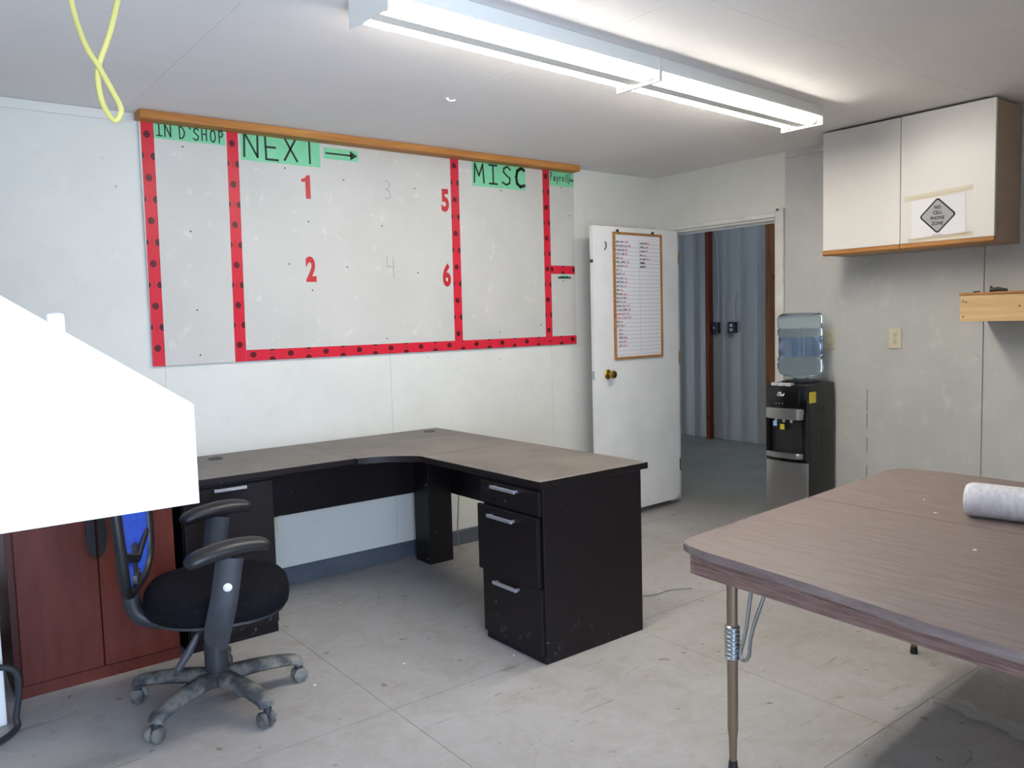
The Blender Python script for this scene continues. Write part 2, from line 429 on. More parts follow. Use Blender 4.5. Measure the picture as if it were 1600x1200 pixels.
M_BLACK = mat('black_print', rgb(24, 24, 26), 0.6)
def clear(name, tint, rough, gloss, ior=1.45):
    t = NT(name); tr = t.n.new('ShaderNodeBsdfTransparent'); tr.inputs[0].default_value = tint
    gl = t.n.new('ShaderNodeBsdfGlossy'); gl.inputs['Roughness'].default_value = rough
    fr = t.n.new('ShaderNodeFresnel'); fr.inputs[0].default_value = ior
    mx = t.n.new('ShaderNodeMixShader'); f = t.math('ADD', fr.outputs[0], gloss, True)
    t.link(f, mx.inputs[0]); t.link(tr.outputs[0], mx.inputs[1]); t.link(gl.outputs[0], mx.inputs[2])
    t.link(mx.outputs[0], t.n['Material Output'].inputs['Surface']); return t.m
M_PANE = clear('window_glass', (.96, .98, .98, 1), 0.02, 0.0)
M_SLEEVE = clear('clear_film', (.998, .997, .995, 1), 0.10, 0.0, 1.10)
M_CLEARTAPE = clear('yellowed_tape', (.975, .955, .91, 1), 0.2, 0.0, 1.12)
M_BOTTLE = NT('blue_polycarbonate').set(Roughness=0.08, IOR=1.2, Transmission_Weight=1.0).m
MATS['b'] = M_BOTTLE
M_BOTTLE.node_tree.nodes['Principled BSDF'].inputs['Base Color'].default_value = (0.86, 0.93, 0.97, 1)
M_BLABEL = clear('blue_bottle_band', (.50, .64, .92, 1), 0.12, 0.06)
M_METALWALL = mat('galvanised_siding', rgb(176, 176, 170), 0.5, 0.1, c2=rgb(184, 184, 178), scale=3, stretch=(4, 4, .6), world=True)

# ------------------------------------------------------------------ room shell
XL, XR, YR, YB, ZC = -0.9, 4.674, -0.6, 4.19, 2.437
def structure(name, bm, m, label, parent=None, cat=None):
    o = obj(name, bm, m, parent); o['kind'] = 'structure'; o['label'] = label
    if cat: o['category'] = cat
    return o

# floor: a slab with sheets of worn flooring laid on it (joints recessed)
fl = structure('floor', box(XL-.1, 7.6, YR-.1, 9.0, -0.15, -0.004), M_DARKGAP, 'worn grey floor covered in dust and scuffs', cat='floor')
xs = [XL-.05, 0.165, 1.384, 2.604, 3.824, XR+.06]; ys = [YR-.05, 0.1, 1.32, 2.54, 3.76, YB+.03]
for i in range(len(xs)-1):
    for j in range(len(ys)-1):
        obj('floor_sheet', box(xs[i]+.0011, xs[i+1]-.0011, ys[j]+.0011, ys[j+1]-.0011, -0.01, 0.0), M_FLOOR, fl)
obj('hall_floor_slab', box(XR+.062, 7.55, 1.5, 9.0, -0.01, -0.001), M_HALLFLOOR, fl)

ce = structure('ceiling', box(XL-.1, XR+.12, YR-.1, YB+.12, ZC+.006, ZC+.12), M_DARKGAP, 'flat painted ceiling of joined boards', cat='ceiling')
cx = [XL-.05, 0.98-1.2, 0.98, 2.138, 3.36, XR+.02]
for i in range(len(cx)-1):
    for (a, b) in ((YR-.05, 1.75), (1.75, YB+.05)):
        obj('ceiling_board', box(cx[i]+.0006, cx[i+1]-.0006, a+.0006, b-.0006, ZC, ZC+.007), M_CEIL, ce)

wb = structure('wall_back', box(XL-.1, XR+.12, YB+.006, YB+.12, -.02, ZC+.06), M_DARKGAP, 'white painted back wall behind the planning board', cat='wall')
bxs = [XL-.02, -0.12, 1.10, 2.36, 3.612, XR+.002]
for i in range(len(bxs)-1):
    obj('wall_panel', box(bxs[i]+.0007, bxs[i+1]-.0007, YB, YB+.007, 0, ZC-.001), M_WALL, wb)
structure('baseboard_back', prism([(YB, 0), (YB-.012, 0), (YB-.008, .085), (YB-.004, .092), (YB, .094)], 'x', XL+.01, XR-.03), M_BASE, 'dark slate vinyl baseboard along the back wall', cat='baseboard')
structure('trim_1', box(XL+.02, 1.02, YB-.008, YB-.0005, ZC-.045, ZC-.001, .002), M_WALL, 'thin white moulding under the ceiling left of the board', cat='trim')

# right wall, with the doorway
OY0, OY1, OZ = 3.14, 4.075, 2.03
b = box(XR, XR+.11, OY1, YB+.11, -.02, ZC+.06); box(XR, XR+.11, OY0, OY1, OZ, ZC+.06, bm=b); box(XR, XR+.11, YR-.1, OY0, -.02, ZC+.06, bm=b)
wr = structure('wall_right', b, M_WALL, 'right wall of bare mottled drywall with the doorway', cat='wall')
for (a, c) in ((1.8695, 3.072), (0.65, 1.8625), (YR+.01, .643)):
    obj('drywall_panel', box(XR-.010, XR-.0005, a, c, 0.0, ZC-.045), M_DRY, wr)
obj('drywall_panel', box(XR-.010, XR-.0005, YR+.01, 3.072, ZC-.043, ZC-.001), M_DRY, wr)
b = bmesh.new()
for z0, z1 in ((.70, .79), (.80, .93), (.55, .64), (.40, .47)): box(XR-.0112, XR-.0098, 2.5095, 2.5125, z0, z1, bm=b)
obj('crack', b, M_DARKGAP, wr)

tr = structure('trim_2', box(XR-.022, XR-.0005, OY0-.062, OY0, 0, 2.085, .004), M_TRIM, 'white wooden casing up the right side of doorway', cat='trim')
structure('trim_3', box(XR-.020, XR-.0005, OY0+.001, OY1+.012, OZ, OZ+.032, .003), M_TRIM, 'white wooden casing over the doorway head', cat='trim')
b = box(XR+.001, XR+.11, OY0-.001, OY0+.016, 0, OZ); box(XR+.001, XR+.11, OY1-.016, OY1+.001, 0, OZ, bm=b); box(XR+.001, XR+.11, OY0+.016, OY1-.016, OZ-.016, OZ+.001, bm=b)
box(XR+.05, XR+.062, OY0+.016, OY0+.03, 0, OZ-.016, bm=b); box(XR+.05, XR+.062, OY0+.03, OY1-.016, OZ-.03, OZ-.016, bm=b)
structure('trim_4', b, M_TRIM, 'white jamb lining inside the doorway', cat='trim')
structure('trim_5', box(XR-.018, XR-.0005, OY1+.013, OY1+.07, 0, OZ-.002, .003), M_TRIM, 'white casing behind the open door at the hinge side', cat='trim')

# left wall, and the rear wall with a tall window (both behind the camera's view)
structure('wall_left', box(XL-.1, XL, YR-.1, YB+.1, -.02, ZC+.06), M_WALL, 'plain white left wall', cat='wall')
b = box(XL-.1, WX0, YR-.1, YR, -.02, ZC+.06); box(WX1, XR+.11, YR-.1, YR, -.02, ZC+.06, bm=b)
box(WX0, WX1, YR-.1, YR, -.02, WZ0, bm=b); box(WX0, WX1, YR-.1, YR, WZ1, ZC+.06, bm=b)
structure('wall_rear', b, M_WALL, 'white rear wall with the tall window', cat='wall')
w1 = thing('window_1', 'tall wide window in the rear wall', 'window', ((WX0+WX1)/2, YR-.06, WZ0), kind='structure')
WC = (WX0+WX1)/2
for x0, x1, z0, z1 in ((WX0, WX1, WZ0, WZ0+.035), (WX0, WX1, WZ1-.035, WZ1), (WX0, WX0+.035, WZ0+.035, WZ1-.035), (WX1-.035, WX1, WZ0+.035, WZ1-.035), (WC-.018, WC+.018, WZ0+.035, WZ1-.035)):
    obj('window_frame', box(x0, x1, YR-.085, YR-.045, z0, z1, .004), M_TRIM, w1)
for a, c in ((WX0+.035, WC-.018), (WC+.018, WX1-.035)): obj('pane', box(a, c, YR-.068, YR-.062, WZ0+.035, WZ1-.035), M_PANE, w1)

# hall beyond the doorway: corrugated metal siding on studs
HX = 7.45
wh = structure('wall_hall', box(HX+.05, HX+.1, 1.4, 9.0, -.02, 3.1), M_DARKGAP, 'corrugated metal wall of the hall beyond the doorway', cat='wall')
def siding(y0, y1):
    prof = []; y = y0
    while y < y1-1e-4:
        p = 0.213
        for dy, dx in ((0, 0), (.150, 0), (.160, -.040), (.190, -.040), (.200, 0)):
            if y+dy <= y1: prof.append((HX+dx, y+dy))
        y += p
    prof.append((HX, y1))
    back = [(HX+.045, q[1]) for q in (prof[-1], prof[0])]
    return prism(prof+back, 'z', 0.0, 3.05)
Y0 = 5.667-.18-.213*16
for k in range(6):
    a = Y0+k*5*.213
    obj('siding_sheet', siding(a, a+5*.213-.001), M_METALWALL, wh)
for y0, y1, m in ((5.80, 5.85, M_STUDR), (4.93, 5.065, M_STUD), (6.62, 6.66, M_STUD), (4.1, 4.14, M_STUD)):
    obj('stud', box(HX-.115, HX-.041, y0, y1, 0.0, 3.05, .003), m, wh)
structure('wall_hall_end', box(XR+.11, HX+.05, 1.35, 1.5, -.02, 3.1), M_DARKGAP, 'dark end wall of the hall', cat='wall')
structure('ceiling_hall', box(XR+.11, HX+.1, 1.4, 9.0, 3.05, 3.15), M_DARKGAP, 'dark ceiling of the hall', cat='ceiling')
b = box(XR+.11, 5.3, 9.0, 9.1, -.02, 3.1); box(5.75, HX+.1, 9.0, 9.1, -.02, 3.1, bm=b); box(5.3, 5.75, 9.0, 9.1, 1.9, 3.1, bm=b)  # unseen closing wall, added with a narrow gap to hold back the hall's daylight
structure('wall_hall_far', b, M_DARKGAP, 'unseen far wall added to the hall, its narrow gap admitting daylight', cat='wall')
structure('wall_hall_near', box(XR+.11, XR+.15, YB+.12, 9.0, -.02, 3.1), M_WALL, 'near wall of the hall', cat='wall')

# ------------------------------------------------------------------ door leaf
ang = math.radians(88); HG = Vector((4.648, 3.955, 0)); d = Vector((-math.sin(ang), -math.cos(ang), 0)); n = Vector((-d.y*-1, d.x, 0))
n = Vector((math.cos(ang), -math.sin(ang), 0))       # towards the room
DM = frame_of((HG.x, HG.y, 0), -d, (0, 0, 1))          # local x along the leaf towards the hinge, y up, z out of the visible face
def onD(bm): bmesh.ops.transform(bm, matrix=DM, verts=bm.verts[:]); return bm
dr = thing('door_1', 'white flush door standing open against the back wall', 'door', (4.2, 3.93, 0.05), kind='structure')
DW = 0.88
b = prism([(-DW, .045), (-.07, .045), (-.04, .062), (-.012, .07), (0, .085), (0, 2.02), (-DW, 2.02)], 'z', -.035, 0, bev=.0015, seg=1)
obj('door_leaf', onD(b), M_DOOR, dr)
kn = obj('knob', onD(lathe([(0, .001), (.032, .001), (.033, .006), (.028, .012), (.012, .016), (.011, .032), (.018, .036), (.027, .044), (.029, .054), (.025, .064), (.012, .069), (0, .07)], (-.764, 1.022, 0), 24)), M_BRASS, dr, smooth=40, label='brass door knob')
obj('latch_plate', onD(box(-DW-.0025, -DW+.0, .99, 1.05, -.03, -.006)), M_STEEL, dr)
obj('latch_bolt', onD(box(-DW-.012, -DW-.002, 1.01, 1.03, -.024, -.012, .002)), M_STEEL, dr)
obj('upper_latch', onD(lathe([(0, -.004), (.012, -.004), (.012, .006), (.006, .012), (0, .013)], (-DW-.004, 1.785, -.015), 12)), M_SCREW, dr, smooth=40)
obj('coat_hook', onD(tube([(-.768, 1.915, .003), (-.768, 1.90, .012), (-.772, 1.88, .016), (-.775, 1.865, .008), (-.776, 1.858, .004)], .004, 8)), M_SCREW, dr, smooth=40)
for z in (.3, 1.1, 1.83): obj('hinge', onD(tube([(.004, z-.045, -.002), (.004, z+.045, -.002)], .007, 10)), M_BRASS, dr, smooth=40)

# dry-erase board hung on the door
wbx0, wbx1, wbz0, wbz1 = -.697, -.192, 1.116, 1.985
wbd = thing('dry_erase_board', 'tall wood-framed whiteboard list hung on the open door', 'whiteboard', tuple(DM @ Vector((-.445, wbz0, 0))))
obj('board_surface', onD(box(wbx0+.01, wbx1-.01, wbz0+.01, wbz1-.01, .001, .008)), M_PAPER, wbd)
fw = .017
for x0, x1, z0, z1 in ((wbx0, wbx0+fw, wbz0, wbz1), (wbx1-fw, wbx1, wbz0, wbz1), (wbx0+fw, wbx1-fw, wbz0, wbz0+fw), (wbx0+fw, wbx1-fw, wbz1-fw, wbz1)):
    obj('frame_rail', onD(box(x0, x1, z0, z1, .001, .016, .003)), M_OAK, wbd)
for x in (-.655, -.29): obj('mounting_clip', onD(box(x-.007, x+.007, wbz1-.006, wbz1+.016, .002, .019, .002)), M_SCREW, wbd)
lines = []; ink = []; red = []
for k in range(29):
    z = wbz1-.075-k*.0272
    lines.append([(wbx0+.03 if k > 0 else -.43, z), (wbx1-.02, z+random.uniform(-.001, .001))])
lines.append([(-.43, wbz1-.05), (-.43, wbz0+.04)])
def scribble(x, z, n, h=.014):
    out = []; cxx = x
    for _ in range(n):
        kind = random.random(); w = random.uniform(.006, .011)
        if kind < .3: out.append([(cxx, z), (cxx+w*.2, z+h*.9), (cxx+w*.7, z+h*.15), (cxx+w, z+h*.8)])
        elif kind < .55: out.append([(cxx+w, z+h*.6), (cxx+w*.3, z+h*.65), (cxx, z+h*.2), (cxx+w*.6, z), (cxx+w, z+h*.3)])
        elif kind < .8: out.append([(cxx+w*.3, z), (cxx+w*.3, z+h*.95)]); out.append([(cxx, z+h*.6), (cxx+w, z+h*.7)])
        else: out.append([(cxx, z+h*.5), (cxx+w*.5, z), (cxx+w, z+h*.5)])
        cxx += w+.002
    return out, cxx
for k in range(27):
    z = wbz1-.072-k*.0272
    fade = k > 21
    n1 = random.randint(3, 6) if not fade else random.randint(2, 4)
    s_, e_ = scribble(wbx0+.026+(.02 if fade else 0), z, n1); (ink if not (18 <= k <= 19) else red).extend(s_)
    if random.random() < .6 and not fade: s_, e_ = scribble(e_+.006, z, random.randint(2, 4)); ink.extend(s_)
    s_, e_ = scribble(e_+.008, z, random.randint(1, 4)); red.extend(s_)
for k in range(7):
    z = wbz1-.075-k*.0272; s_, e_ = scribble(-.423, z, random.randint(4, 6)); ink.extend(s_)
    if k < 5: s_, e_ = scribble(e_+.004, z, random.randint(2, 4)); red.extend(s_)
    else: s2, _ = scribble(-.422, z+.0015, 6); ink.extend(s2)
obj('ruled_lines', onD(strokes(lines, .0016, .0084)), M_PENCIL, wbd, recalc=False)
obj('black_writing', onD(strokes(ink, .0030, .0088)), mat('whiteboard_black', rgb(70, 70, 76), .6), wbd, recalc=False)['kind'] = 'stuff'
obj('red_writing', onD(strokes(red, .0030, .0087)), mat('whiteboard_red', rgb(216, 90, 116), .6), wbd, recalc=False)['kind'] = 'stuff'

# ------------------------------------------------------------------ planning board on the back wall
BY = 4.174
pb = thing('planning_board', 'large grey planning board divided by red tape with green headings', 'board', (2.43, 4.18, 1.23))
obj('board_sheet', box(1.040, 1.4985, BY, YB-.0005, 1.231, 2.435, .001), M_BOARD, pb)
obj('board_sheet', box(1.5015, 3.832, BY, YB-.0005, 1.231, 2.435, .001), M_BOARD, pb)
def tape(x0, z0, x1, z1, w, dz=0.0):
    L = math.hypot(x1-x0, z1-z0); v = Vector(((x1-x0)/L, 0, (z1-z0)/L)); u = Vector((v.z, 0, -v.x))
    M = Matrix(((u.x, v.x, 0, (x0+x1)/2), (0, 0, -1, BY-.0004-dz), (u.z, v.z, 0, (z0+z1)/2), (0, 0, 0, 1)))
    b = box(-w/2, w/2, -L/2, L/2, 0, .0006); bmesh.ops.transform(b, matrix=M, verts=b.verts[:])
    return obj('red_tape', b, M_TAPE, pb, origin=M)
tape(1.069, 1.229, 1.080, 2.43, .058); tape(1.471, 1.231, 1.488, 2.43, .058); tape(2.840, 1.262, 2.847, 2.43, .060, .0008); tape(3.580, 1.262, 3.582, 2.43, .058, .0008)
tape(1.502, 1.2605, 3.830, 1.2605, .058, 0.0002); tape(3.611, 1.740, 3.826, 1.740, .056, .0002)
def sign(x0, z0, x1, z1, skew=0.0):
    s = obj('paper_sign', prism([(x0, z0), (x1, z0+skew), (x1, z1), (x0, z1)], 'y', BY-.0012, BY-.0003), M_GREEN, pb, label='green paper heading'); return s
F = BY-.0014
s = sign(1.110, 2.328, 1.450, 2.43); obj('lettering', lettering("IN", 1.118, 2.340, .058, .031, .0105, .0065, M=BW(0, 0, F), jitter=.05), M_INK, s, recalc=False); obj('lettering', lettering("D'SHOP", 1.2255, 2.340, .058, .031, .0105, .0065, M=BW(0, 0, F), jitter=.05), M_INK, s, recalc=False)
s = sign(1.528, 2.266, 1.965, 2.43); obj('lettering', lettering("NEXT", 1.545, 2.283, .122, .082, .024, .011, M=BW(0, 0, F), jitter=.03), M_INK, s, recalc=False)
s = sign(1.986, 2.318, 2.195, 2.378)
b = strokes([[(2.0, 2.348), (2.155, 2.348)]], .010, M=BW(0, 0, F)); vs = [b.verts.new((x, F-.0006, z)) for x, z in ((2.145, 2.322), (2.19, 2.348), (2.145, 2.374))]; b.faces.new(vs)
obj('arrow', b, M_INK, s, recalc=False)
s = sign(2.979, 2.250, 3.405, 2.43); obj('lettering', lettering("MIS", 2.995, 2.276, .115, .078, .030, .0115, M=BW(0, 0, F), jitter=.04), M_INK, s, recalc=False)
obj('lettering', lettering("C", 3.318, 2.272, .118, .088, .0, .020, M=BW(0, 0, F)), M_INK, s, recalc=False)
s = sign(3.611, 2.303, 3.832, 2.43); obj('lettering', lettering("Payroll/", 3.620, 2.335, .052, .022, .0045, .0055, M=BW(0, 0, F), jitter=.05), M_INK, s, recalc=False)
sc_, _ = scribble(3.797, 2.340, 3, .03); obj('lettering', strokes(sc_, .005, M=BW(0, 0, F)), M_INK, s, recalc=False)['kind'] = 'stuff'
b = prism([(3.665, 1.69), (3.70, 1.678), (3.755, 1.682), (3.79, 1.694), (3.74, 1.703), (3.69, 1.701)], 'y', BY-.0012, BY-.0003)
s = obj('torn_paper', b, M_GREEN, pb); sc_, _ = scribble(3.672, 1.682, 11, .016); obj('lettering', strokes(sc_, .005, M=BW(0, 0, F)), M_INK, s, recalc=False)['kind'] = 'stuff'
obj('number', prism([(1.872, 2.093), (1.900, 2.093), (1.900, 2.218), (1.880, 2.218), (1.872, 2.203), (1.850, 2.196), (1.850, 2.180), (1.872, 2.184)], 'y', BY-.0012, BY-.0004), M_REDINK, pb)
for ch, x, z in (('2', 1.882, 1.706), ('5', 2.772, 2.138), ('6', 2.766, 1.685)):
    obj('number', text_mesh(ch, .178, BW(x, z, BY-.0008), .66, .0075), M_REDINK, pb)
obj('pencil_mark', lettering('3', 2.345, 2.125, .105, .058, 0, .003, M=BW(0, 0, BY)), M_PENCIL, pb, recalc=False)
obj('pencil_mark', lettering('4', 2.350, 1.680, .115, .060, 0, .003, M=BW(0, 0, BY)), M_PENCIL, pb, recalc=False)
scr = None
for x, z in ((1.24, 2.30), (1.255, 1.89), (1.265, 1.50), (1.268, 1.275), (1.76, 2.245), (2.10, 2.21), (2.56, 2.20), (1.88, 1.97), (1.76, 1.74), (2.10, 1.73), (2.56, 1.705), (2.33, 1.97), (1.885, 1.60), (2.335, 1.32), (3.20, 2.235), (3.16, 1.33), (3.51, 1.37), (3.72, 2.295), (3.79, 2.11), (3.72, 1.665)):
    if scr is None: scr = obj('screw', lathe([(0, 0), (.0045, 0), (.0045, .001), (0, .0016)], (0, 0, 0), 8, M=None), M_SCREW, pb, local=True, origin=BW(x, z, BY))
    else: share(scr, 'screw', pb, BW(x, z, BY))
# the first screw was built in local space; give it its own placed mesh
def placed_disc(): pass
b = lathe([(0, 0), (.0045, 0), (.0045, .001), (0, .0016)], (0, 0, 0), 8); me = bpy.data.meshes.new('screw'); b.to_mesh(me); b.free(); me.materials.append(M_SCREW)
for o in list(pb.children):
    if o.name.startswith('screw'): o.data = me

tag(obj('wooden_rail', box(1.026, 3.815, 4.083, 4.1725, ZC-.040, ZC-.0005, .003), M_RAIL), 'long amber wooden batten along the top of the planning board', 'rail')

# ------------------------------------------------------------------ corner desk
TZ = 0.763; TT = 0.030
dk = thing('corner_desk', 'dark espresso L-shaped office desk with dusty top', 'desk', (1.8, 3.8, 0))
DB = YB-.016
x0d, x1d, fy, rx = 0.945, 2.655, 3.525, 2.028
def desk_top(poly):
    return prism(poly, 'z', TZ-TT, TZ, bev=.002, seg=1)
sx, sy = 1.772, 3.330
def qb(t, p0, p1, p2): return ((1-t)**2*p0[0]+2*t*(1-t)*p1[0]+t*t*p2[0], (1-t)**2*p0[1]+2*t*(1-t)*p1[1]+t*t*p2[1])
arc = [qb(k/12, (1.775, 3.505), (1.925, 3.485), (rx, 3.295+.04)) for k in range(13)]
def top_piece(poly):
    b = desk_top(poly); bmesh.ops.recalc_face_normals(b, faces=b.faces[:])
    for f in b.faces: f.material_index = 0 if f.normal.z > .5 else 1
    return obj('desk_top', b, [M_ESPTOP, M_ESP], dk, recalc=False)
t1 = top_piece([(x0d, DB), (x0d, fy), (sx-.0008, fy), (sx-.0008, DB)])
t2 = top_piece([(sx+.0008, DB), (sx+.0008, 3.515)]+arc+[(x1d, sy+.0008), (x1d, DB)])
t3 = top_piece([(rx, sy-.0008), (rx, 2.443), (x1d, 2.443), (x1d, sy-.0008)])
for (gx, gy), p in (((1.27, 4.04), t1), ((2.53, 4.06), t2)):
    obj('grommet', lathe([(.036, TZ+.0002), (.036, TZ+.003), (.030, TZ+.0035), (.028, TZ+.001), (0, TZ+.001)], (gx, gy, 0), 24), M_BLACKP, p, smooth=30)
for k in range(3): obj('edge_flute', tube([(sx+.004, fy-.012, TZ-.008-k*.007), (1.845, 3.492, TZ-.008-k*.007)], .0022, 6), M_PULL, t2)
# left pedestal
px0, px1, pf = 0.965, 1.366, 3.565
obj('pedestal', box(px0, px1, pf, DB-.02, .0, TZ-TT-.001, .002), M_ESP, dk)
dl = obj('drawer', box(px0+.003, px1-.003, pf-.020, pf-.001, .055, TZ-TT-.018, .002), M_ESP, dk)
def pull_x(x0, x1, y, z, p):
    b = box(x0, x1, y-.026, y-.014, z-.007, z+.007, .002); box(x0+.006, x0+.016, y-.014, y, z-.005, z+.005, bm=b); box(x1-.016, x1-.006, y-.014, y, z-.005, z+.005, bm=b)
    return obj('pull', b, M_PULL, p)
pull_x(1.095, 1.238, pf-.020, .703, dl)
# modesty panels and box leg
obj('modesty_panel', box(px1+.001, 2.435, DB-.075, DB-.055, .405, TZ-TT-.001), M_ESP, dk)
obj('modesty_panel', box(x1d-.06, x1d-.042, 2.86, 3.955, .400, TZ-TT-.001), M_ESP, dk)
obj('box_leg', box(2.436, 2.596, 3.945, 4.105, 0, TZ-TT-.001, .003), M_ESP, dk)
for z in (.47, .03): obj('leg_screw', lathe([(0, 0), (.006, 0), (.006, .002), (0, .003)], (2.436, 3.965, z), 10, M=Matrix.Rotation(-PI/2, 4, 'Y')), M_STEEL, dk)
# right pedestal
qx0, qx1, qy0, qy1 = 2.034, 2.622, 2.455, 2.862
obj('pedestal', box(qx0+.018, qx1, qy0, qy1, .0, TZ-TT-.001, .002), M_ESP, dk)
def pull_y(y0, y1, x, z, p):
    b = box(x-.026, x-.014, y0, y1, z-.007, z+.007, .002); box(x-.014, x, y0+.006, y0+.016, z-.005, z+.005, bm=b); box(x-.014, x, y1-.016, y1-.006, z-.005, z+.005, bm=b)
    return obj('pull', b, M_PULL, p)
for z0, z1, out, zp, yp in ((.616, TZ-TT-.016, .0, .700, (2.590, 2.760)), (.322, .610, .012, .575, (2.600, 2.772)), (.040, .316, .0, .283, (2.594, 2.758))):
    dd = obj('drawer', box(qx0-out, qx0-out+.018, qy0+.006, qy1-.004+out, z0, z1, .002), M_ESP, dk)
    pull_y(yp[0], yp[1], qx0-out, zp, dd)

# ------------------------------------------------------------------ cherry cabinet
cb = thing('storage_cabinet', 'reddish cherry two-door storage cabinet left of the desk', 'cabinet', (.63, 3.8, 0))
cx0, cx1, cf, ct = 0.318, 0.930, 3.572, 0.757
obj('carcass', box(cx0, cx1, cf, YB-.02, 0, ct-.025, .002), M_CHERRYD, cb)
obj('cabinet_top', box(cx0-.008, cx1+.004, cf-.022, YB-.02, ct-.024, ct, .003), M_CHERRY, cb)
obj('plinth', box(cx0+.003, cx1-.003, cf-.012, cf-.0005, 0, .048), M_CHERRY, cb)
for x0, x1, hx in ((cx0+.026, .6285, -1), (.6335, cx1-.004, 1)):
    dd = obj('cabinet_door', box(x0, x1, cf-.019, cf-.0005, .052, ct-.03, .002), M_CHERRY, cb)
    e = x1 if hx < 0 else x0; pts = []
    for k in range(13):
        a = -PI/2+PI*k/12; pts.append((e+hx*.034*math.cos(a)+hx*.002, .60+.098*math.sin(a)))
    obj('door_handle', prism(pts, 'y', cf-.028, cf-.0192, bev=.002, seg=1), M_BLACKP, dd)
lk = obj('lock', lathe([(0, 0), (.011, 0), (.011, .006), (0, .006)], (.70, cf-.019, .640), 14, M=Matrix.Rotation(PI/2, 4, 'X')), M_BLACKP, cb)
obj('key', box(.6985, .7015, cf-.033, cf-.025, .610, .636), M_BRASS, lk)

# ------------------------------------------------------------------ office chair (faces +X, turned a little)
CH = thing('office_chair', 'black swivel office chair with blue mesh back and dusty base', 'chair', (.915, 3.030, 0), math.radians(-20))
def cobj(name, bm, m, p=CH, smooth=40): return obj(name, bm, m, p, smooth=smooth, local=True) if p is CH else obj(name, bm, m, p, smooth=smooth, local=True)
# base: five arms
cobj('base_hub', lathe([(0, .075), (.045, .075), (.058, .085), (.060, .105), (.050, .128), (.036, .134), (0, .134)], (0, 0, 0), 24), M_DUSTP)
R0 = 0.310
for k, a in enumerate((140, 212, 284, 356, 68)):
    a = math.radians(a+20); c, s_ = math.cos(a), math.sin(a)
    pts = [(.035*c, .035*s_, .104), (.12*c, .12*s_, .106), (.22*c, .22*s_, .100), (.295*c, .295*s_, .088), (R0*c, R0*s_, .070)]
    b = tube(smooth_path(pts, 3), [.045-.014*i/12 for i in range(13)], 10, flat=.62, flatdir=(0, 0, 1)); arm = cobj('base_arm', b, M_DUSTP)
    b = bmesh.new()
    ax = Vector((-s_, c, 0)); ctr = Vector((R0*c+.008*s_, R0*s_-.008*c, .029))
    Mx = frame_of((0, 0, 0), (0, 0, 1), Vector((c, s_, 0)))
    for sgn in (-1, 1):
        lathe([(0, -.010), (.020, -.010), (.027, -.007), (.029, 0), (.027, .007), (.020, .010), (0, .010)], ctr+Vector((-s_, c, 0))*sgn*.016, 18, bm=b, M=frame_of((0, 0, 0), (c, s_, 0), (0, 0, 1)))
    cobj('caster_wheel', b, M_DUSTP, arm)
    cobj('caster_hood', tube([(R0*c, R0*s_, .072), (R0*c, R0*s_, .050), ctr+Vector((0, 0, .008))], [.014, .016, .012], 10), M_CHAIRP, arm)
cobj('gas_column', lathe([(.042, .12), (.043, .245), (.032, .248), (.030, .34), (0, .34)], (0, 0, 0), 24), M_CHAIRP)
cobj('column_collar', lathe([(.0455, .120), (.0455, .128), (.0425, .130)], (0, 0, 0), 24, cap=False), M_STEEL)
cobj('tilt_mechanism', box(-.10, .09, -.075, .075, .31, .364, .012), M_BLACKP)
def seat_shape(rx_, ry_, z0, z1, bulge):
    b = bmesh.new(); seg = 40; rings = []
    prof = [(.90, z0), (.985, z0+.012), (1.0, z0+(z1-z0)*.45), (.985, z0+(z1-z0)*.75), (.93, z1-.004), (.80, z1+bulge*.5), (.5, z1+bulge*.7), (.0, z1+bulge*.5)]
    for f, z in prof[:-1]:
        ring = []
        for k in range(seg):
            t = 2*PI*k/seg; e = 2.6
            ct_, st = math.cos(t), math.sin(t)
            x = rx_*f*math.copysign(abs(ct_)**(2/e), ct_); y = ry_*f*math.copysign(abs(st)**(2/e), st)
            ring.append(b.verts.new((x+.02, y, z+ .012*(x/rx_)**2 - (.014*max(0, x/rx_)**2))))
        rings.append(ring)
    for A, B in zip(rings[:-1], rings[1:]):
        for k in range(seg): b.faces.new((A[k], A[(k+1) % seg], B[(k+1) % seg], B[k]))
    b.faces.new(rings[0][::-1]); t = b.verts.new((.02, 0, prof[-1][1]))
    for k in range(seg): b.faces.new((rings[-1][k], rings[-1][(k+1) % seg], t))
    return b
cobj('seat_pan', seat_shape(.240, .252, .362, .386, .0), M_CHAIRP)
cobj('seat_cushion', seat_shape(.256, .270, .380, .468, .020), M_SEAT, smooth=60)
for sg, az, ax_, ay_ in ((-1, .645, .078, .302), (1, .660, .022, .290)):
    y = sg*ay_
    st = cobj('armrest_post', tube([(ax_-.075, sg*.18, .345), (ax_-.060, y-sg*.012, .335), (ax_-.050, y, .39), (ax_-.025, y, .49), (ax_, y, az-.012)], [.030, .042, .046, .046, .046], 14, flat=.35, flatdir=(0, 1, 0)), M_CHAIRP)
    cobj('armrest_knob', lathe([(0, 0), (.014, 0), (.015, .004), (.010, .010), (0, .012)], (ax_-.012, y+sg*.016, .535), 16, M=Matrix.Rotation(-sg*PI/2, 4, 'X')), M_WHITEMETAL, st)
    A = math.radians(24)
    pts = smooth_path([(ax_+q*math.cos(A), y+q*math.sin(A), az+dz_) for q, dz_ in ((-.150, -.012), (-.10, .006), (0, .018), (.09, .014), (.138, -.002))], 4)
    rr = [.018, .030, .036, .040, .042, .043, .044, .045, .045, .045, .044, .043, .042, .040, .036, .030, .016]
    cobj('armrest_pad', tube(pts, rr, 14, flat=.66, flatdir=(0, 0, 1)), M_BLACKP)
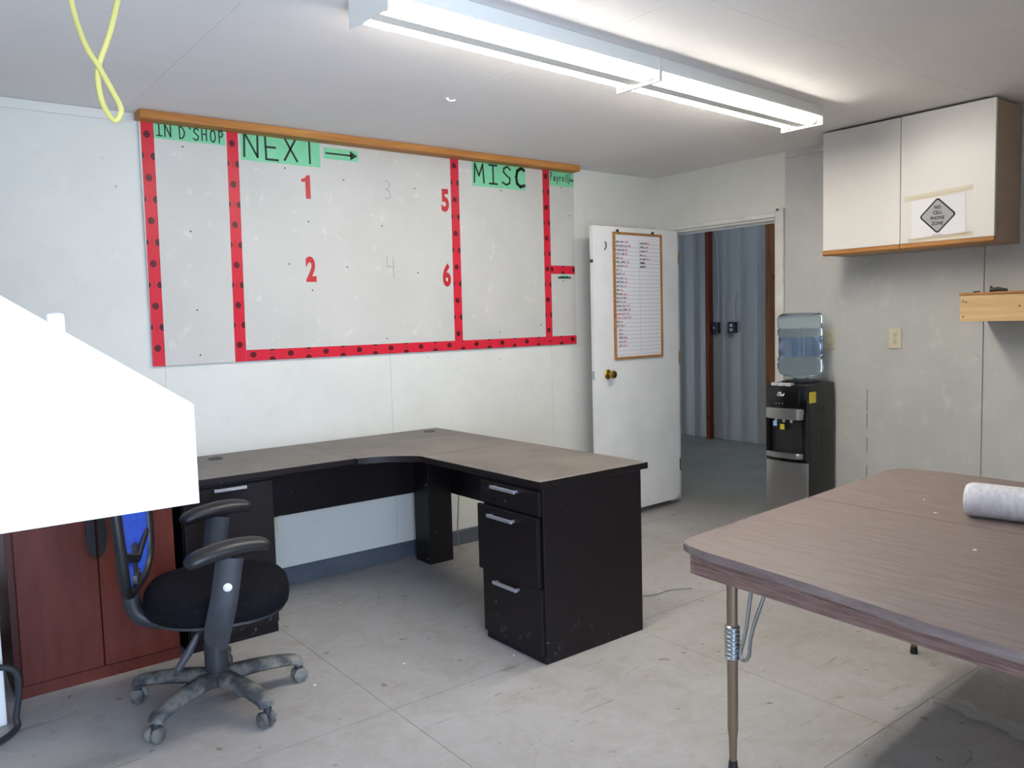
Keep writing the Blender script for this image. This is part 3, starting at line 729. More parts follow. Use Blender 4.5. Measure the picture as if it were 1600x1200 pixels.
lv = cobj('tilt_lever', tube([(-.02, -.06, .345), (-.03, -.18, .365), (-.045, -.20, .345)], .006, 8), M_STEEL)
cobj('lever_grip', tube([(-.045, -.20, .345), (-.08, -.215, .285), (-.115, -.225, .235)], [.009, .015, .012], 10, flat=.6, flatdir=(0, 1, 0)), M_CHAIRP, lv)
# back: J-post, frame, mesh
cobj('back_post', tube(smooth_path([(-.10, 0, .335), (-.20, 0, .345), (-.255, 0, .375), (-.275, 0, .43), (-.278, 0, .52), (-.272, 0, .64)], 4), [.030]*21, 12), M_CHAIRP)
cobj('back_bracket', box(-.300, -.245, -.05, .05, .50, .535, .006), M_CHAIRP)
def bp(y, z):
    x_ = .016-.06*max(0, z-.6)+.35*y*y; a_ = math.radians(-5)
    return (-.278+x_*math.cos(a_)-y*math.sin(a_), x_*math.sin(a_)+y*math.cos(a_), z)
lp = [(0, .475), (.12, .49), (.19, .55), (.215, .65), (.225, .80), (.215, .95), (.18, 1.04), (.09, 1.075), (0, 1.08)]
loop = [bp(y, z) for y, z in lp]+[bp(-y, z) for y, z in lp[-2:0:-1]]+[bp(0, .475)]
cobj('back_frame', tube(smooth_path(loop, 4), .019, 10), M_BLACKP)
cobj('back_strap', tube([bp(-.19, .64), (-.245, 0, .585), bp(.19, .64)], .016, 8, flat=.6, flatdir=(1, 0, 0)), M_BLACKP)
b = bmesh.new(); NY, NZ = 10, 16; grid = []
for j in range(NZ+1):
    z = .49+(1.07-.49)*j/NZ
    hw = .02
    for (y0_, z0_), (y1_, z1_) in zip(lp[:-1], lp[1:]):
        if z0_ <= z <= z1_: hw = y0_+(y1_-y0_)*(z-z0_)/(z1_-z0_)
    grid.append([b.verts.new(bp(hw*(2*i/NY-1), z)) for i in range(NY+1)])
for j in range(NZ):
    for i in range(NY): b.faces.new((grid[j][i], grid[j][i+1], grid[j+1][i+1], grid[j+1][i]))
ext = bmesh.ops.extrude_face_region(b, geom=b.faces[:])
bmesh.ops.translate(b, verts=[v for v in ext['geom'] if isinstance(v, bmesh.types.BMVert)], vec=(.003, 0, 0))
cobj('back_mesh', b, M_BLUE, smooth=60)

# ------------------------------------------------------------------ folding table
TO = Vector((1.80, 1.56, .745))
TM = Matrix.Translation(TO)
TF = TM @ Matrix(((1, 0, 0, 0), (0, -1, 0, 0), (0, 0, 1, 0), (0, 0, 0, 1)))     # y counted from the left edge
tb = thing('folding_table', 'long brown wood-grain folding table with bronze tubular legs', 'table', (2.5, 1.0, 0))
def onT(bm): bmesh.ops.transform(bm, matrix=TF, verts=bm.verts[:]); return bm
def tobj(name, bm, m, p=None, smooth=None): return obj(name, onT(bm), m, p or tb, smooth=smooth, origin=TM)
TL, TW = 1.555, 1.30
seamx = .785
near = [(1.740, .262), (1.712, .285), (1.694, .33), (1.684, .42), (1.683, .50), (1.688, .59), (1.704, .78), (1.738, 1.0), (1.758, 1.16), (1.772, 1.30), (1.782, 1.43), (1.795, 1.50), (1.811, 1.531), (1.832, 1.549), (1.857, 1.557)]
fare = [(3.240, 1.664), (3.285, 1.664), (3.322, 1.653), (3.347, 1.628), (3.362, 1.590), (3.372, 1.50), (3.375, 1.36), (3.370, 1.19), (3.355, .95), (3.335, .60), (3.318, .36), (3.295, .31), (3.24, .285)]
sl = lambda x: 1.557+(x-1.857)*(1.664-1.557)/(3.240-1.857)
sr = lambda x: .262+(x-1.740)*(.285-.262)/(3.24-1.740)
XS = TO.x+seamx
def top_half(pts, zt):
    return tobj('table_top', prism([(p[0]-TO.x, TO.y-p[1]) for p in pts], 'z', -.024, zt, bev=.003, seg=2), M_TABLE)
top_half(near+[(XS-.0008, sl(XS)), (XS-.0008, sr(XS))], 0.0)
top_half([(XS+.0008, sr(XS)), (XS+.0008, sl(XS))]+fare, -.0008)
ac = [(1.836, 1.527), (3.300, 1.628), (3.285, .330), (1.775, .310)]
for k in range(4):
    (x0, y0), (x1, y1) = ac[k], ac[(k+1) % 4]
    dv = Vector((x1-x0, y1-y0)).normalized(); nv = Vector((-dv.y, dv.x))*-.018
    e0 = dv*.018 if k % 2 else dv*0
    q = [(x0+e0.x, y0+e0.y), (x1-e0.x, y1-e0.y), (x1-e0.x+nv.x, y1-e0.y+nv.y), (x0+e0.x+nv.x, y0+e0.y+nv.y)]
    tobj('apron', prism([(a-TO.x, TO.y-c) for a, c in q], 'z', -.097, -.0245, bev=.002, seg=1), M_TAPRON)
for lx, ly, sgn in ((.195, .062, 1), (1.455, .015, 1), (.155, 1.15, -1), (1.42, 1.13, -1)):
    top = TF @ Vector((lx, ly, -.027)); foot = Vector((top.x, top.y, 0))
    dvec = (foot-top); H = -dvec.z
    def at(z): return top+dvec*((top.z-z)/H)
    lg = obj('leg', tube([at(top.z), at(.13), at(.10), at(.012)], [.0165, .0165, .013, .011], 16), M_BRONZE, tb, smooth=40)
    obj('foot_cap', tube([at(.03), at(.006), at(0)], [.0125, .015, .015], 14), M_BLACKP, lg, smooth=40)
    ring = []
    for k in range(8): zz = .460-k*.0135; ring += [(.0185, zz), (.0232, zz-.004), (.0232, zz-.009), (.0185, zz-.013)]
    b = bmesh.new(); pr_ = [at(z) for r, z in ring]; tube(pr_, [r for r, z in ring], 16, bm=b)
    obj('collar', b, M_STEEL, lg, smooth=30)
    a = at(.372); iv = (TF.to_3x3() @ Vector((0, 1, 0)))*sgn
    bt = TF @ Vector((lx+.02, ly+sgn*.075, -.027)); bt2 = TF @ Vector((lx+.03, ly+sgn*.15, -.027))
    obj('brace', tube(smooth_path([bt, a+iv*.052+Vector((0, 0, .10)), a+iv*.030+Vector((0, 0, .01)), a+iv*.040+Vector((0, 0, -.012)), a+iv*.060+Vector((0, 0, .01)), (a+iv*.075+Vector((0, 0, .1))), bt2], 4), .0058, 8), M_STEEL, lg, smooth=40)

# roll of film on the table
rd = TF.to_3x3() @ Vector((.16, 1, 0)).normalized(); rn = TF.to_3x3() @ Vector((0, 0, 1))
RO = TF @ Vector((.905, .437, .0545))
ru = rd.cross(rn)
RM = Matrix(((ru.x, rn.x, rd.x, RO.x), (ru.y, rn.y, rd.y, RO.y), (ru.z, rn.z, rd.z, RO.z), (0, 0, 0, 1)))
rl = thing('plastic_roll', 'white roll of plastic film lying on the wood-grain table', 'roll', tuple(TF @ Vector((1.03, .72, 0))))
def rollmesh():
    b = bmesh.new(); rings = []; seg = 28
    for j, (zz, f) in enumerate(((0, .86), (.004, .93), (.012, .985), (.03, 1.0), (.12, 1.0), (.25, .99), (.38, 1.0), (.47, 1.0), (.486, .97), (.49, .88))):
        rings.append([b.verts.new((.053*f*math.cos(2*PI*k/seg)*(1+.02*math.sin(3*k+j)), .053*f*math.sin(2*PI*k/seg)*(1+.015*math.cos(2*k+j)), zz)) for k in range(seg)])
    for A, B in zip(rings[:-1], rings[1:]):
        for k in range(seg): b.faces.new((A[k], A[(k+1) % seg], B[(k+1) % seg], B[k]))
    inn = []
    for ring, zz in ((rings[0], 0), (rings[-1], .49)):
        r2 = [b.verts.new((.018*math.cos(2*PI*k/seg), .018*math.sin(2*PI*k/seg), zz+(.006 if zz == 0 else -.006))) for k in range(seg)]; inn.append(r2)
        for k in range(seg): b.faces.new((ring[k], ring[(k+1) % seg], r2[(k+1) % seg], r2[k]))
    for k in range(seg): b.faces.new((inn[0][k], inn[0][(k+1) % seg], inn[1][(k+1) % seg], inn[1][k]))
    bmesh.ops.transform(b, matrix=RM, verts=b.verts[:]); return b
M_FILM = NT('wrapped_film'); _v = M_FILM.coord((6, 6, 1)); _f = M_FILM.noise(_v, 9, 4, .6, 1.0)
M_FILM.color(M_FILM.ramp(_f, [(.35, rgb(206, 204, 210)), (.65, rgb(232, 230, 234))])); M_FILM.set(Roughness=.3); M_FILM.bump(_f, .35, .004); M_FILM = M_FILM.m
obj('film', rollmesh(), M_FILM, rl, smooth=50)
b = tube([RM @ Vector((0, 0, -.002)), RM @ Vector((0, 0, .008))], .0177, 20); obj('core', b, mat('cardboard', rgb(196, 176, 146), .8), rl)

# crumbs of paper on the table top
for k, (a, c) in enumerate(((.93, .78), (1.02, .25), (.52, .62), (.86, .36))):
    b = bmesh.new(); ctr = TF @ Vector((a, c, .0012)); r = .004+.0015*k
    vs = [b.verts.new(ctr+Vector((r*math.cos(t)*random.uniform(.6, 1.2), r*math.sin(t)*random.uniform(.6, 1.2), random.uniform(-.0005, .0012)))) for t in (0, 1.2, 2.5, 3.7, 5)]
    tp = b.verts.new(ctr+Vector((0, 0, .003)))
    for i in range(5): b.faces.new((vs[i], vs[(i+1) % 5], tp))
    b.faces.new(vs[::-1])
    tag(obj('paper_crumb', b, M_PAPER), ('white paper crumb on the table nearest its front edge', 'white paper crumb on the table nearest the far wall', 'white paper crumb near the middle of table top', 'white paper crumb on the table beside the film roll')[k], 'crumb', 'paper crumbs on the table')

# ------------------------------------------------------------------ wall cabinet
wc = thing('wall_cabinet', 'white two-door wall cabinet with oak bottom rails near the ceiling', 'cabinet', (4.5, 2.16, 1.73))
ky0, ky1, kf, kz0, kz1 = 1.700, 2.618, 4.352, 1.730, 2.424
obj('carcass', box(kf+.020, XR-.011, ky0, ky1, kz0, kz1-.004, .0015), M_CABSIDE, wc)
for a, c in ((ky0+.001, 2.1655), (2.1685, ky1-.001)):
    dd = obj('cabinet_door', box(kf, kf+.018, a, c, 1.757, kz1, .0015), M_CABWHITE, wc)
    obj('bottom_rail', prism([(kf-.004, 1.756), (kf+.018, 1.756), (kf+.018, 1.728), (kf+.006, 1.726), (kf-.004, 1.735)], 'y', a, c), M_OAK, dd)
# sign taped to the cabinet door
sg = thing('taped_sign', 'white paper sign with a grey diamond reading no cell phone zone', 'sign', (kf, 1.966, 1.77))
obj('paper_sheet', prism([(2.105, 1.775), (1.835, 1.785), (1.838, 1.985), (2.108, 1.975)], 'x', kf-.0014, kf-.0006), M_PAPER, sg)
cY, cZ = 1.972, 1.886
def diamond(r, x0, x1, rc):
    pts = []
    for a0, (dy, dz) in ((0, (-1, 0)), (90, (0, 1)), (180, (1, 0)), (270, (0, -1))):
        for k in (-2, -1, 0, 1, 2):
            a = math.radians(a0+k*22.5)
            pts.append((cY+dy*(r-rc*1.414)-rc*math.cos(a), cZ+dz*(r-rc*1.414)+rc*math.sin(a)))
    return prism(pts, 'x', x0, x1)
obj('diamond_border', diamond(.094, kf-.0020, kf-.0015, .014), M_BLACK, sg)
obj('diamond', diamond(.083, kf-.0025, kf-.0021, .010), M_GREY, sg)
for i, wd in enumerate(('NO', 'CELL', 'PHONE', 'ZONE')):
    obj('lettering', text_mesh(wd, .0245, RW(cY, cZ+.042-i*.0275, kf-.0027), .86, .0007, .0001), M_BLACK, sg)
obj('fine_print', strokes([[(-.025, 0), (.025, .001)]], .004, .0001, M=RW(cY, 1.788, kf-.0016)), M_GREY, sg, recalc=False)
obj('plastic_sleeve', prism([(2.128, 1.765), (1.815, 1.775), (1.815, 2.002), (2.128, 1.985)], 'x', kf-.0036, kf-.0030), M_SLEEVE, sg)
obj('tape_strip', prism([(2.145, 1.975), (1.800, 1.995), (1.800, 2.022), (2.145, 2.000)], 'x', kf-.0044, kf-.0037), M_CLEARTAPE, sg)
obj('tape_strip', prism([(2.120, 1.760), (1.795, 1.768), (1.795, 1.790), (2.120, 1.780)], 'x', kf-.0044, kf-.0037), M_CLEARTAPE, sg)

# ------------------------------------------------------------------ pine shelf
sh = thing('pine_shelf', 'pale pine box shelf fixed to the right wall', 'shelf', (4.5, 1.3, 1.335))
obj('front_board', box(4.35, 4.388, .45, 1.853, 1.337, 1.470, .002), M_PINE, sh)
obj('shelf_board', box(4.345, XR-.011, .45, 1.857, 1.4705, 1.482, .001), M_OAK, sh)
obj('end_board', box(4.3885, XR-.011, 1.815, 1.853, 1.337, 1.470), M_PINE, sh)
nl = None
for y, z in ((1.838, 1.362), (1.838, 1.44), (1.825, 1.435), (1.58, 1.41)):
    obj('nail', lathe([(0, 0), (.0045, 0), (.003, .001), (0, .001)], (4.35, y, z), 8, M=Matrix.Rotation(-PI/2, 4, 'Y')), M_SCREW, sh)
b = tube([(4.40, 1.735, 1.492), (4.41, 1.70, 1.496), (4.42, 1.66, 1.490)], [.009, .011, .006], 8); tube([(4.405, 1.725, 1.492), (4.40, 1.73, 1.512)], .006, 8, bm=b)
tag(obj('hinge_bracket', b, M_SCREW, smooth=40), 'small dark metal bracket lying on the pine shelf', 'bracket')
tag(obj('screwdriver_bit', tube([(4.37, 1.80, 1.4855), (4.38, 1.772, 1.4855)], .004, 8), M_SCREW), 'tiny dark metal bit at the left end of pine shelf', 'bit')

# ------------------------------------------------------------------ wall plates
def plate_right(name, y, z, label, cat, kind):
    t = thing(name, label, cat, (XR-.011, y, z-.058))
    obj('cover_plate', box(XR-.017, XR-.0105, y-.037, y+.037, z-.059, z+.059, .002), M_PLATE, t)
    if kind == 'outlet':
        for dz in (.021, -.021):
            f = obj('receptacle', prism(rrect(y-.0165, y+.0165, z+dz-.0145, z+dz+.0145, .010, 4), 'x', XR-.0192, XR-.0172), M_PLATE, t)
            b = box(XR-.0196, XR-.0190, y-.008, y-.0055, z+dz-.002, z+dz+.008); box(XR-.0196, XR-.0190, y+.0055, y+.008, z+dz-.003, z+dz+.008, bm=b); box(XR-.0196, XR-.0190, y-.0025, y+.0025, z+dz-.010, z+dz-.006, bm=b)
            obj('slots', b, M_BLACK, f)
    else:
        b = box(XR-.026, XR-.0172, y-.005, y+.005, z-.010, z+.010, .002); obj('toggle', b, M_PLATE, t)
    for dz in ((0,) if kind == 'outlet' else (.03, -.03)): obj('plate_screw', lathe([(0, 0), (.003, 0), (0, .001)], (XR-.0172, y, z+dz), 8, M=Matrix.Rotation(-PI/2, 4, 'Y')), M_SCREW, t)
plate_right('wall_outlet', 2.343, 1.241, 'almond duplex outlet on the right wall between cooler and shelf', 'outlet', 'outlet')
plate_right('light_switch', 2.758, 1.232, 'almond switch plate beside the blue water bottle', 'switch', 'switch')
t = thing('wall_outlet', 'almond outlet low on the back wall under the desk', 'outlet', (1.59, YB, .30))
obj('cover_plate', box(1.545, 1.629, YB-.007, YB-.0006, .305, .382, .002), M_PLATE, t)
for dx in (-.02, .02): obj('receptacle', prism(rrect(1.587+dx-.014, 1.587+dx+.014, .328, .360, .010, 4), 'y', YB-.009, YB-.0072), M_PLATE, t)

# ------------------------------------------------------------------ water cooler and bottle
wq = thing('water_cooler', 'black water cooler with brushed steel lower door by the doorway', 'water cooler', (4.46, 2.845, 0))
dx0, dx1, dy0, dy1, dz = 4.318, 4.635, 2.704, 2.985, .975
obj('cabinet_body', box(dx0+.03, dx1, dy0, dy1, .012, dz, .010, 3), M_BLACKP, wq, smooth=40)
def bowed(z0, z1, depth, inset=0.0, n=10):
    pts = [(dx0+.032, dy0+inset+.001), (dx0+.032, dy1-inset-.001)]
    for k in range(n+1):
        t_ = k/n; y = dy1-inset-.001-(dy1-dy0-2*inset-.002)*t_
        pts.append((dx0+.012-depth*math.sin(PI*t_)**.6*.999, y))
    return prism(pts, 'z', z0, z1, bev=.002, seg=1)
obj('upper_fascia', bowed(.80, .968, .018), M_GLOSSBLACK, wq, smooth=40)
obj('lower_door', bowed(.03, .498, .012), M_BRUSH, wq, smooth=40)
obj('door_cap', bowed(.500, .522, .016), M_GLOSSBLACK, wq, smooth=40)
obj('niche_side', box(dx0+.005, dx0+.031, dy0+.002, dy0+.035, .523, .80, .004), M_GLOSSBLACK, wq)
obj('niche_side', box(dx0+.005, dx0+.031, dy1-.03, dy1-.002, .523, .80, .004), M_GLOSSBLACK, wq)
pts = []
for k in range(13):
    t_ = k/12; y = dy1-.014-(dy1-dy0-.03)*t_; pts.append((dx0-.012-.020*math.sin(PI*min(1, t_*1.0))**.7 + (.02 if k == 12 else 0), y))
obj('tap_cover', prism([(dx0+.02, dy1-.014)]+pts+[(dx0+.02, dy0+.016)], 'z', .762, .828, bev=.004, seg=2), M_BRUSH, wq, smooth=50)
obj('drip_tray', prism([(dx0+.02, dy1-.02)]+[(p[0], p[1]) for p in pts]+[(dx0+.02, dy0+.02)], 'z', .524, .556, bev=.003, seg=1), M_BRUSH, wq, smooth=50)
b = bmesh.new()
for k in range(7): box(dx0-.016, dx0+.018, dy0+.06+k*.026, dy0+.072+k*.026, .5562, .5575, bm=b)
obj('drip_grille', b, M_BLACKP, wq)
for y, m in ((2.905, M_BLUE), (2.85, M_WHITEMETAL), (2.80, M_WHITEMETAL)): obj('tap', tube([(dx0-.004, y, .764), (dx0-.004, y, .742)], [.009, .007], 12), M_WHITEMETAL, wq, smooth=40)
obj('blue_tag', box(dx0-.016, dx0-.0145, 2.892, 2.918, .716, .748), mat('light_blue_tag', rgb(150, 186, 238), .5), wq)
obj('yellow_tag', box(dx0+.0025, dx0+.0045, 2.852, 2.882, .695, .728), mat('yellow_sticker', rgb(222, 200, 60), .5), wq)
for k in range(3): obj('button', box(dx0-.008, dx0+.03, 2.802+k*.047, 2.845+k*.047, .962, .981, .003), mat('grey_button', rgb(186, 186, 186), .4), wq)
for k in range(3): obj('indicator', lathe([(0, 0), (.0035, 0), (0, .001)], (dx0-.006, 2.86+k*.022, .855), 10, M=Matrix.Rotation(-PI/2, 4, 'Y')), M_PULL, wq)
obj('brand_lettering', text_mesh('Chef', .025, RW(2.873, .909, dx0-.0072), 1.0, .0009, .0003, .2), M_WHITEMETAL, wq)
obj('brand_lettering', text_mesh('Master', .009, RW(2.876, .923, dx0-.0072), 1.0, .0003, .0003, .2), M_WHITEMETAL, wq)
obj('energy_sticker', box(4.352, 4.424, dy0-.0012, dy0-.0002, .862, .928), MATS['yellow_sticker'], wq)
b = box(4.432, 4.522, dy0-.0015, dy0-.0003, .800, .826, .0); obj('grip_recess', b, M_GLOSSBLACK, wq)
for c in range(2):
    for k in range(11): obj('vent_slat', box(4.375+c*.115, 4.465+c*.115, dy0-.0035, dy0-.0003, .500+k*.0185, .510+k*.0185, .001), M_BLACKP, wq)
obj('bottle_collar', lathe([(.112, dz), (.113, dz+.012), (.095, dz+.020), (.055, dz+.022), (.045, dz+.012), (0, dz+.012)], (4.465, 2.832, 0), 32), M_GLOSSBLACK, wq, smooth=40)
for x in (4.36, 4.60):
    for y in (2.74, 2.95): obj('foot', lathe([(0, 0), (.016, 0), (.016, .013), (0, .013)], (x, y, 0), 12), M_BLACKP, wq)
bt = thing('water_bottle', 'blue translucent water bottle upturned on the black cooler', 'bottle', (4.465, 2.832, dz+.0125))
R = .1365
prof = [(.026, .988), (.027, 1.000), (.050, 1.006), (.090, 1.014), (.122, 1.032), (R, 1.062), (R, 1.094), (R-.005, 1.100), (R-.005, 1.108), (R, 1.114), (R, 1.122), (R-.007, 1.132), (R-.007, 1.262), (R, 1.272), (R, 1.300), (R-.005, 1.306), (R-.005, 1.314), (R, 1.320), (R, 1.372), (R-.008, 1.390), (R-.028, 1.402), (R-.04, 1.403), (.06, 1.394), (0, 1.390)]
th = .0028
inner = [(max(r-th, 0), z+(th if z < 1.06 else (-th if z > 1.37 else 0))) for r, z in prof]
b = lathe(prof, (4.465, 2.832, 0), 48, cap=False); lathe(inner[::-1], (4.465, 2.832, 0), 48, bm=b, cap=False)
obj('bottle_shell', b, M_BOTTLE, bt, smooth=50)
# grip recess band and pale blue wrap
b = bmesh.new(); rr = R-.0062; sa, ea = math.radians(120), math.radians(300); rows = []
for z in (1.138, 1.198, 1.258):
    rows.append([b.verts.new((4.465+rr*math.cos(sa+(ea-sa)*k/24), 2.832+rr*math.sin(sa+(ea-sa)*k/24), z)) for k in range(25)])
for A, B in zip(rows[:-1], rows[1:]):
    for k in range(24): b.faces.new((A[k], A[k+1], B[k+1], B[k]))
obj('blue_band', b, M_BLABEL, bt, smooth=60)
b = tube(smooth_path([(4.465-.128, 2.832-.055, 1.145), (4.465-.128, 2.832-.056, 1.20), (4.465-.128, 2.832-.055, 1.25)], 3), .009, 10); obj('bottle_grip', b, M_BOTTLE, bt, smooth=50)

# ------------------------------------------------------------------ fluorescent fixtures
M_TUBE = NT('lit_tube'); M_TUBE.b.inputs['Emission Color'].default_value = (1.0, 0.95, 0.86, 1); M_TUBE.b.inputs['Emission Strength'].default_value = TUBE_STRENGTH; M_TUBE = M_TUBE.m
def fixture(x0, yc0, x1, yc1, label):
    L = math.hypot(x1-x0, yc1-yc0); rz = math.atan2(yc1-yc0, x1-x0)
    f = thing('fluorescent_fixture', label, 'ceiling light', ((x0+x1)/2, (yc0+yc1)/2, ZC-.09), rz, 'fluorescent fixtures')
    t0 = .089
    def fo(name, bm, m, p=None, smooth=None): return obj(name, bm, m, p or f, local=True, smooth=smooth)
    h = L/2-.003
    pan = [(-.112, t0-.052), (-.112, t0), (.112, t0), (.112, t0-.054), (.109, t0-.054), (.104, t0-.012), (.032, t0-.012), (.029, t0-.079), (-.029, t0-.079), (-.032, t0-.012), (-.104, t0-.012), (-.109, t0-.052)]
    fo('housing', prism(pan, 'x', -h+.003, h-.003), M_FIX)
    for s_ in (-1, 1):
        e = fo('end_plate', box(s_*h-.003, s_*h+.003, -.115, .115, -.004, t0, .001), M_FIX)
        for y in (-.070, .070):
            fo('lamp_holder', lathe([(0, 0), (.022, 0), (.022, .018), (0, .018)], (s_*(h-.003), y, t0-.062), 16, M=Matrix.Rotation(-s_*PI/2, 4, 'Y')), M_FIX, e)
    for y in (-.070, .070): fo('tube', tube([(-h+.022, y, t0-.062), (h-.022, y, t0-.062)], .019, 20), M_TUBE, smooth=40)
fixture(2.530, 2.345, 3.800, 2.405, 'lit twin-tube fluorescent fixture nearer the wall cabinet')
fixture(1.255, 2.285, 2.525, 2.345, 'lit twin-tube fluorescent fixture partly out of frame at the top')

# ------------------------------------------------------------------ white sloped housing at the left
hd = thing('white_housing', 'blown-out white sloped-top housing with a small peg, left foreground', 'housing', (XL+.3, 2.1, 1.091))
HP = [(XL+.001, 1.091), (.4395, 1.091), (.4395, 1.272), (-.10, 1.6443), (XL+.001, 1.6443)]
obj('housing_body', prism(HP, 'y', 1.5, 2.7, bev=.002, seg=1), M_WHITEMETAL, hd)
obj('peg', lathe([(0, 1.40), (.0135, 1.40), (.0135, 1.432), (.0125, 1.4375), (.009, 1.440), (0, 1.440)], (.231, 1.516, 0), 18), M_WHITEMETAL, hd, smooth=40)
for y in (1.6, 2.6): obj('wall_bracket', prism([(XL+.001, 1.09), (XL+.30, 1.09), (XL+.001, .80)], 'y', y-.012, y+.012), M_STEEL, hd)

# ------------------------------------------------------------------ cords and small things
tc = [(.372, 1.96, 2.10), (.380, 1.930, 2.03), (.389, 1.915, 1.995), (.404, 1.902, 1.962), (.421, 1.884, 1.915), (.434, 1.871, 1.875), (.430, 1.872, 1.856), (.424, 1.876, 1.849), (.416, 1.882, 1.856), (.406, 1.892, 1.880), (.401, 1.899, 1.910), (.402, 1.908, 1.950), (.409, 1.905, 1.98), (.421, 1.90, 2.013), (.436, 1.90, 2.06), (.46, 1.92, 2.15)]
tc = [(.345, 2.0, ZC-.004), (.352, 1.99, 2.30)]+tc+[(.49, 1.96, 2.32), (.50, 1.98, ZC-.004)]
yc = thing('yellow_cord', 'yellow electric cord looping down from the ceiling', 'cord', (.42, 1.95, 1.85))
obj('cord', tube(smooth_path(tc, 5), .0058, 10), M_CORD, yc, smooth=60)
for x, y in ((.345, 2.0), (.50, 1.98)): obj('staple', box(x-.012, x+.012, y-.006, y+.006, ZC-.006, ZC-.0005, .002), M_STEEL, yc)
hk = tube(smooth_path([(2.14, 3.18, ZC-.001), (2.145, 3.176, ZC-.010), (2.165, 3.17, ZC-.011), (2.178, 3.165, ZC-.006)], 3), .004, 8); lathe([(0, 0), (.010, 0), (.010, -.004), (0, -.004)], (2.14, 3.18, ZC-.0005), 12, bm=hk)
tag(obj('ceiling_hook', hk, M_FIX, smooth=40), 'small white hook screwed into the ceiling', 'hook')
tag(obj('casing_nail', tube([(XR-.024, OY0-.03, 2.072), (XR-.045, OY0-.03, 2.076), (XR-.046, OY0-.03, 2.062)], .004, 8), M_SCREW, smooth=40), 'small dark hook nailed to the top of the door casing', 'hook')
M_WIRE = mat('grey_wire', rgb(150, 156, 146), .5)
tag(obj('floor_wire', tube(smooth_path([(2.64, 2.62, .004), (2.852, 2.676, .004), (2.93, 2.75, .004), (3.006, 2.722, .004), (3.11, 2.72, .004), (3.215, 2.664, .004)], 6), .0035, 8), M_WIRE, smooth=60), 'thin grey wire trailing across floor from the desk end', 'wire')
tag(obj('desk_wire', tube(smooth_path([(2.62, 3.90, .43), (2.63, 3.93, .30), (2.67, 4.0, .12), (2.75, 4.06, .004), (2.9, 3.9, .004)], 6), .0035, 8), M_WIRE, smooth=60), 'thin pale wire hanging behind the desk box leg', 'wire')
# low white box, black cable at the far left
wbx = thing('white_box', 'low white box beside the cherry cabinet at the left edge', 'box', (.0, 3.55, 0))
obj('box_body', box(-.28, .268, 3.36, 3.80, 0, .39, .006), M_WHITEMETAL, wbx); obj('box_lid', box(-.285, .273, 3.355, 3.805, .3905, .412, .005), mat('dark_green_lid', rgb(44, 58, 52), .5), wbx)
tag(obj('black_cable', tube(smooth_path([(.10, 3.30, .012), (.16, 3.30, .16), (.22, 3.30, .235), (.275, 3.30, .232), (.303, 3.30, .20), (.305, 3.30, .14), (.290, 3.30, .05), (.285, 3.28, .012), (.20, 3.20, .012), (.0, 3.18, .012)], 5), .0115, 10), mat('dusty_black_rubber', rgb(46, 48, 52), .6), smooth=60), 'thick black cable looping up from the floor at far left', 'cable')
# plastic scrap under the table
def thin_plastic():
    t = NT('thin_plastic'); t.set(Roughness=.35, Alpha=.35); t.color(rgb(214, 218, 222)); return t.m
b = bmesh.new(); P = []
for i in range(14):
    t_ = i/13; cx_ = 2.86+.02*math.sin(6*t_)+.02*t_; cy_ = 1.29-.34*t_; row = []
    for j in range(7):
        q = j/6-.5; wd = .05+.035*math.sin(PI*t_)+.01*math.sin(9*t_)
        row.append(b.verts.new((cx_+q*wd*1.1, cy_+q*wd*.5, .006+.016*abs(math.sin(5*q+7*t_))+.006*random.random())))
    P.append(row)
for A, B in zip(P[:-1], P[1:]):
    for j in range(6): b.faces.new((A[j], A[j+1], B[j+1], B[j]))
tag(obj('plastic_scrap', b, thin_plastic(), smooth=60), 'crumpled clear plastic scrap on the floor under the table', 'plastic')
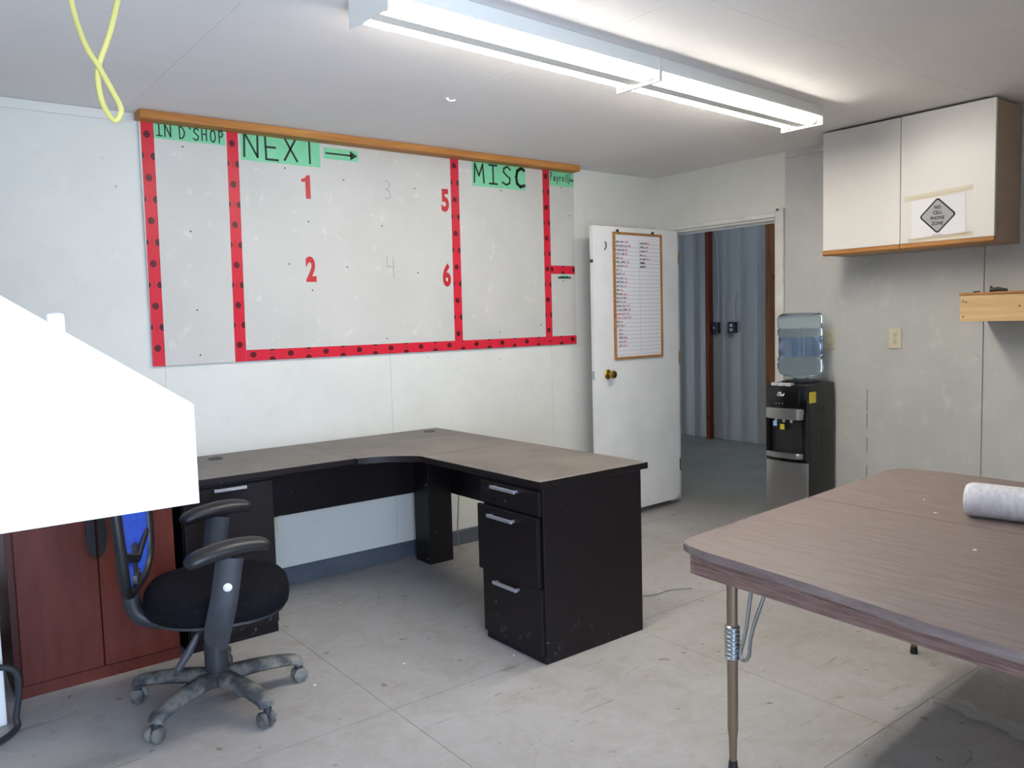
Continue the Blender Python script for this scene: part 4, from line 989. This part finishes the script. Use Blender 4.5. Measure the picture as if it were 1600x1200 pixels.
# bits on the floor
for k, (x, y) in enumerate(((1.75, 3.72), (1.62, 2.86), (1.25, 2.92), (2.01, 2.62))):
    b = bmesh.new(); r = .007
    vs = [b.verts.new((x+r*math.cos(t_)*random.uniform(.6, 1.2), y+r*math.sin(t_)*random.uniform(.6, 1.2), .0008)) for t_ in (0, 1.2, 2.5, 3.7, 5)]
    tp = b.verts.new((x, y, .005))
    for i in range(5): b.faces.new((vs[i], vs[(i+1) % 5], tp))
    b.faces.new(vs[::-1])
    tag(obj('floor_chip', b, M_PAPER), ('small white chip on the floor under the desk', 'small white chip on floor between chair and desk drawers', 'small white chip on floor beside a chair caster', 'small white chip on floor in front of desk drawers')[k], 'chip', 'white chips on the floor')

# ------------------------------------------------------------------ hall: electrical boxes and cable
M_BOXG = mat('dark_box_steel', rgb(52, 54, 56), .5, .4)
for name, y, lab, cat in (('switch_box', 5.748, 'dark switch box on the metal wall beside the red stud', 'switch'), ('outlet_box', 5.520, 'dark outlet box on the metal wall right of the switch box', 'outlet')):
    t = thing(name, lab, cat, (HX-.03, y, 1.20))
    obj('steel_box', box(HX-.085, HX-.041, y-.048, y+.048, 1.200, 1.320, .004), M_BOXG, t)
    f = obj('face_plate', box(HX-.089, HX-.0855, y-.05, y+.05, 1.197, 1.323, .002), M_BOXG, t)
    if cat == 'switch': obj('toggle', box(HX-.102, HX-.0895, y-.006, y+.006, 1.25, 1.272, .002), M_PULL, f)
    else:
        for dz in (.024, -.024): obj('receptacle', prism(rrect(y-.018, y+.018, 1.26+dz-.015, 1.26+dz+.015, .010, 4), 'x', HX-.092, HX-.0895), M_PULL, f)
tag(obj('hall_cable', tube(smooth_path([(HX-.06, 5.80, 2.9), (HX-.06, 5.80, 2.45), (HX-.05, 5.765, 2.32), (HX-.04, 5.74, 2.2), (HX-.04, 5.725, 1.7), (HX-.045, 5.725, 1.322)], 5), .007, 8), mat('white_cable', rgb(206, 208, 206), .5), smooth=60), 'white cable running down to the dark switch box', 'cable')
tag(obj('hall_wire', tube(smooth_path([(HX-.03, 5.50, 1.322), (HX-.028, 5.505, 1.5), (HX-.03, 5.49, 1.60), (HX-.03, 5.47, 1.63)], 4), .005, 8), M_WIRE, smooth=60), 'short grey wire stub above the dark outlet box', 'wire')
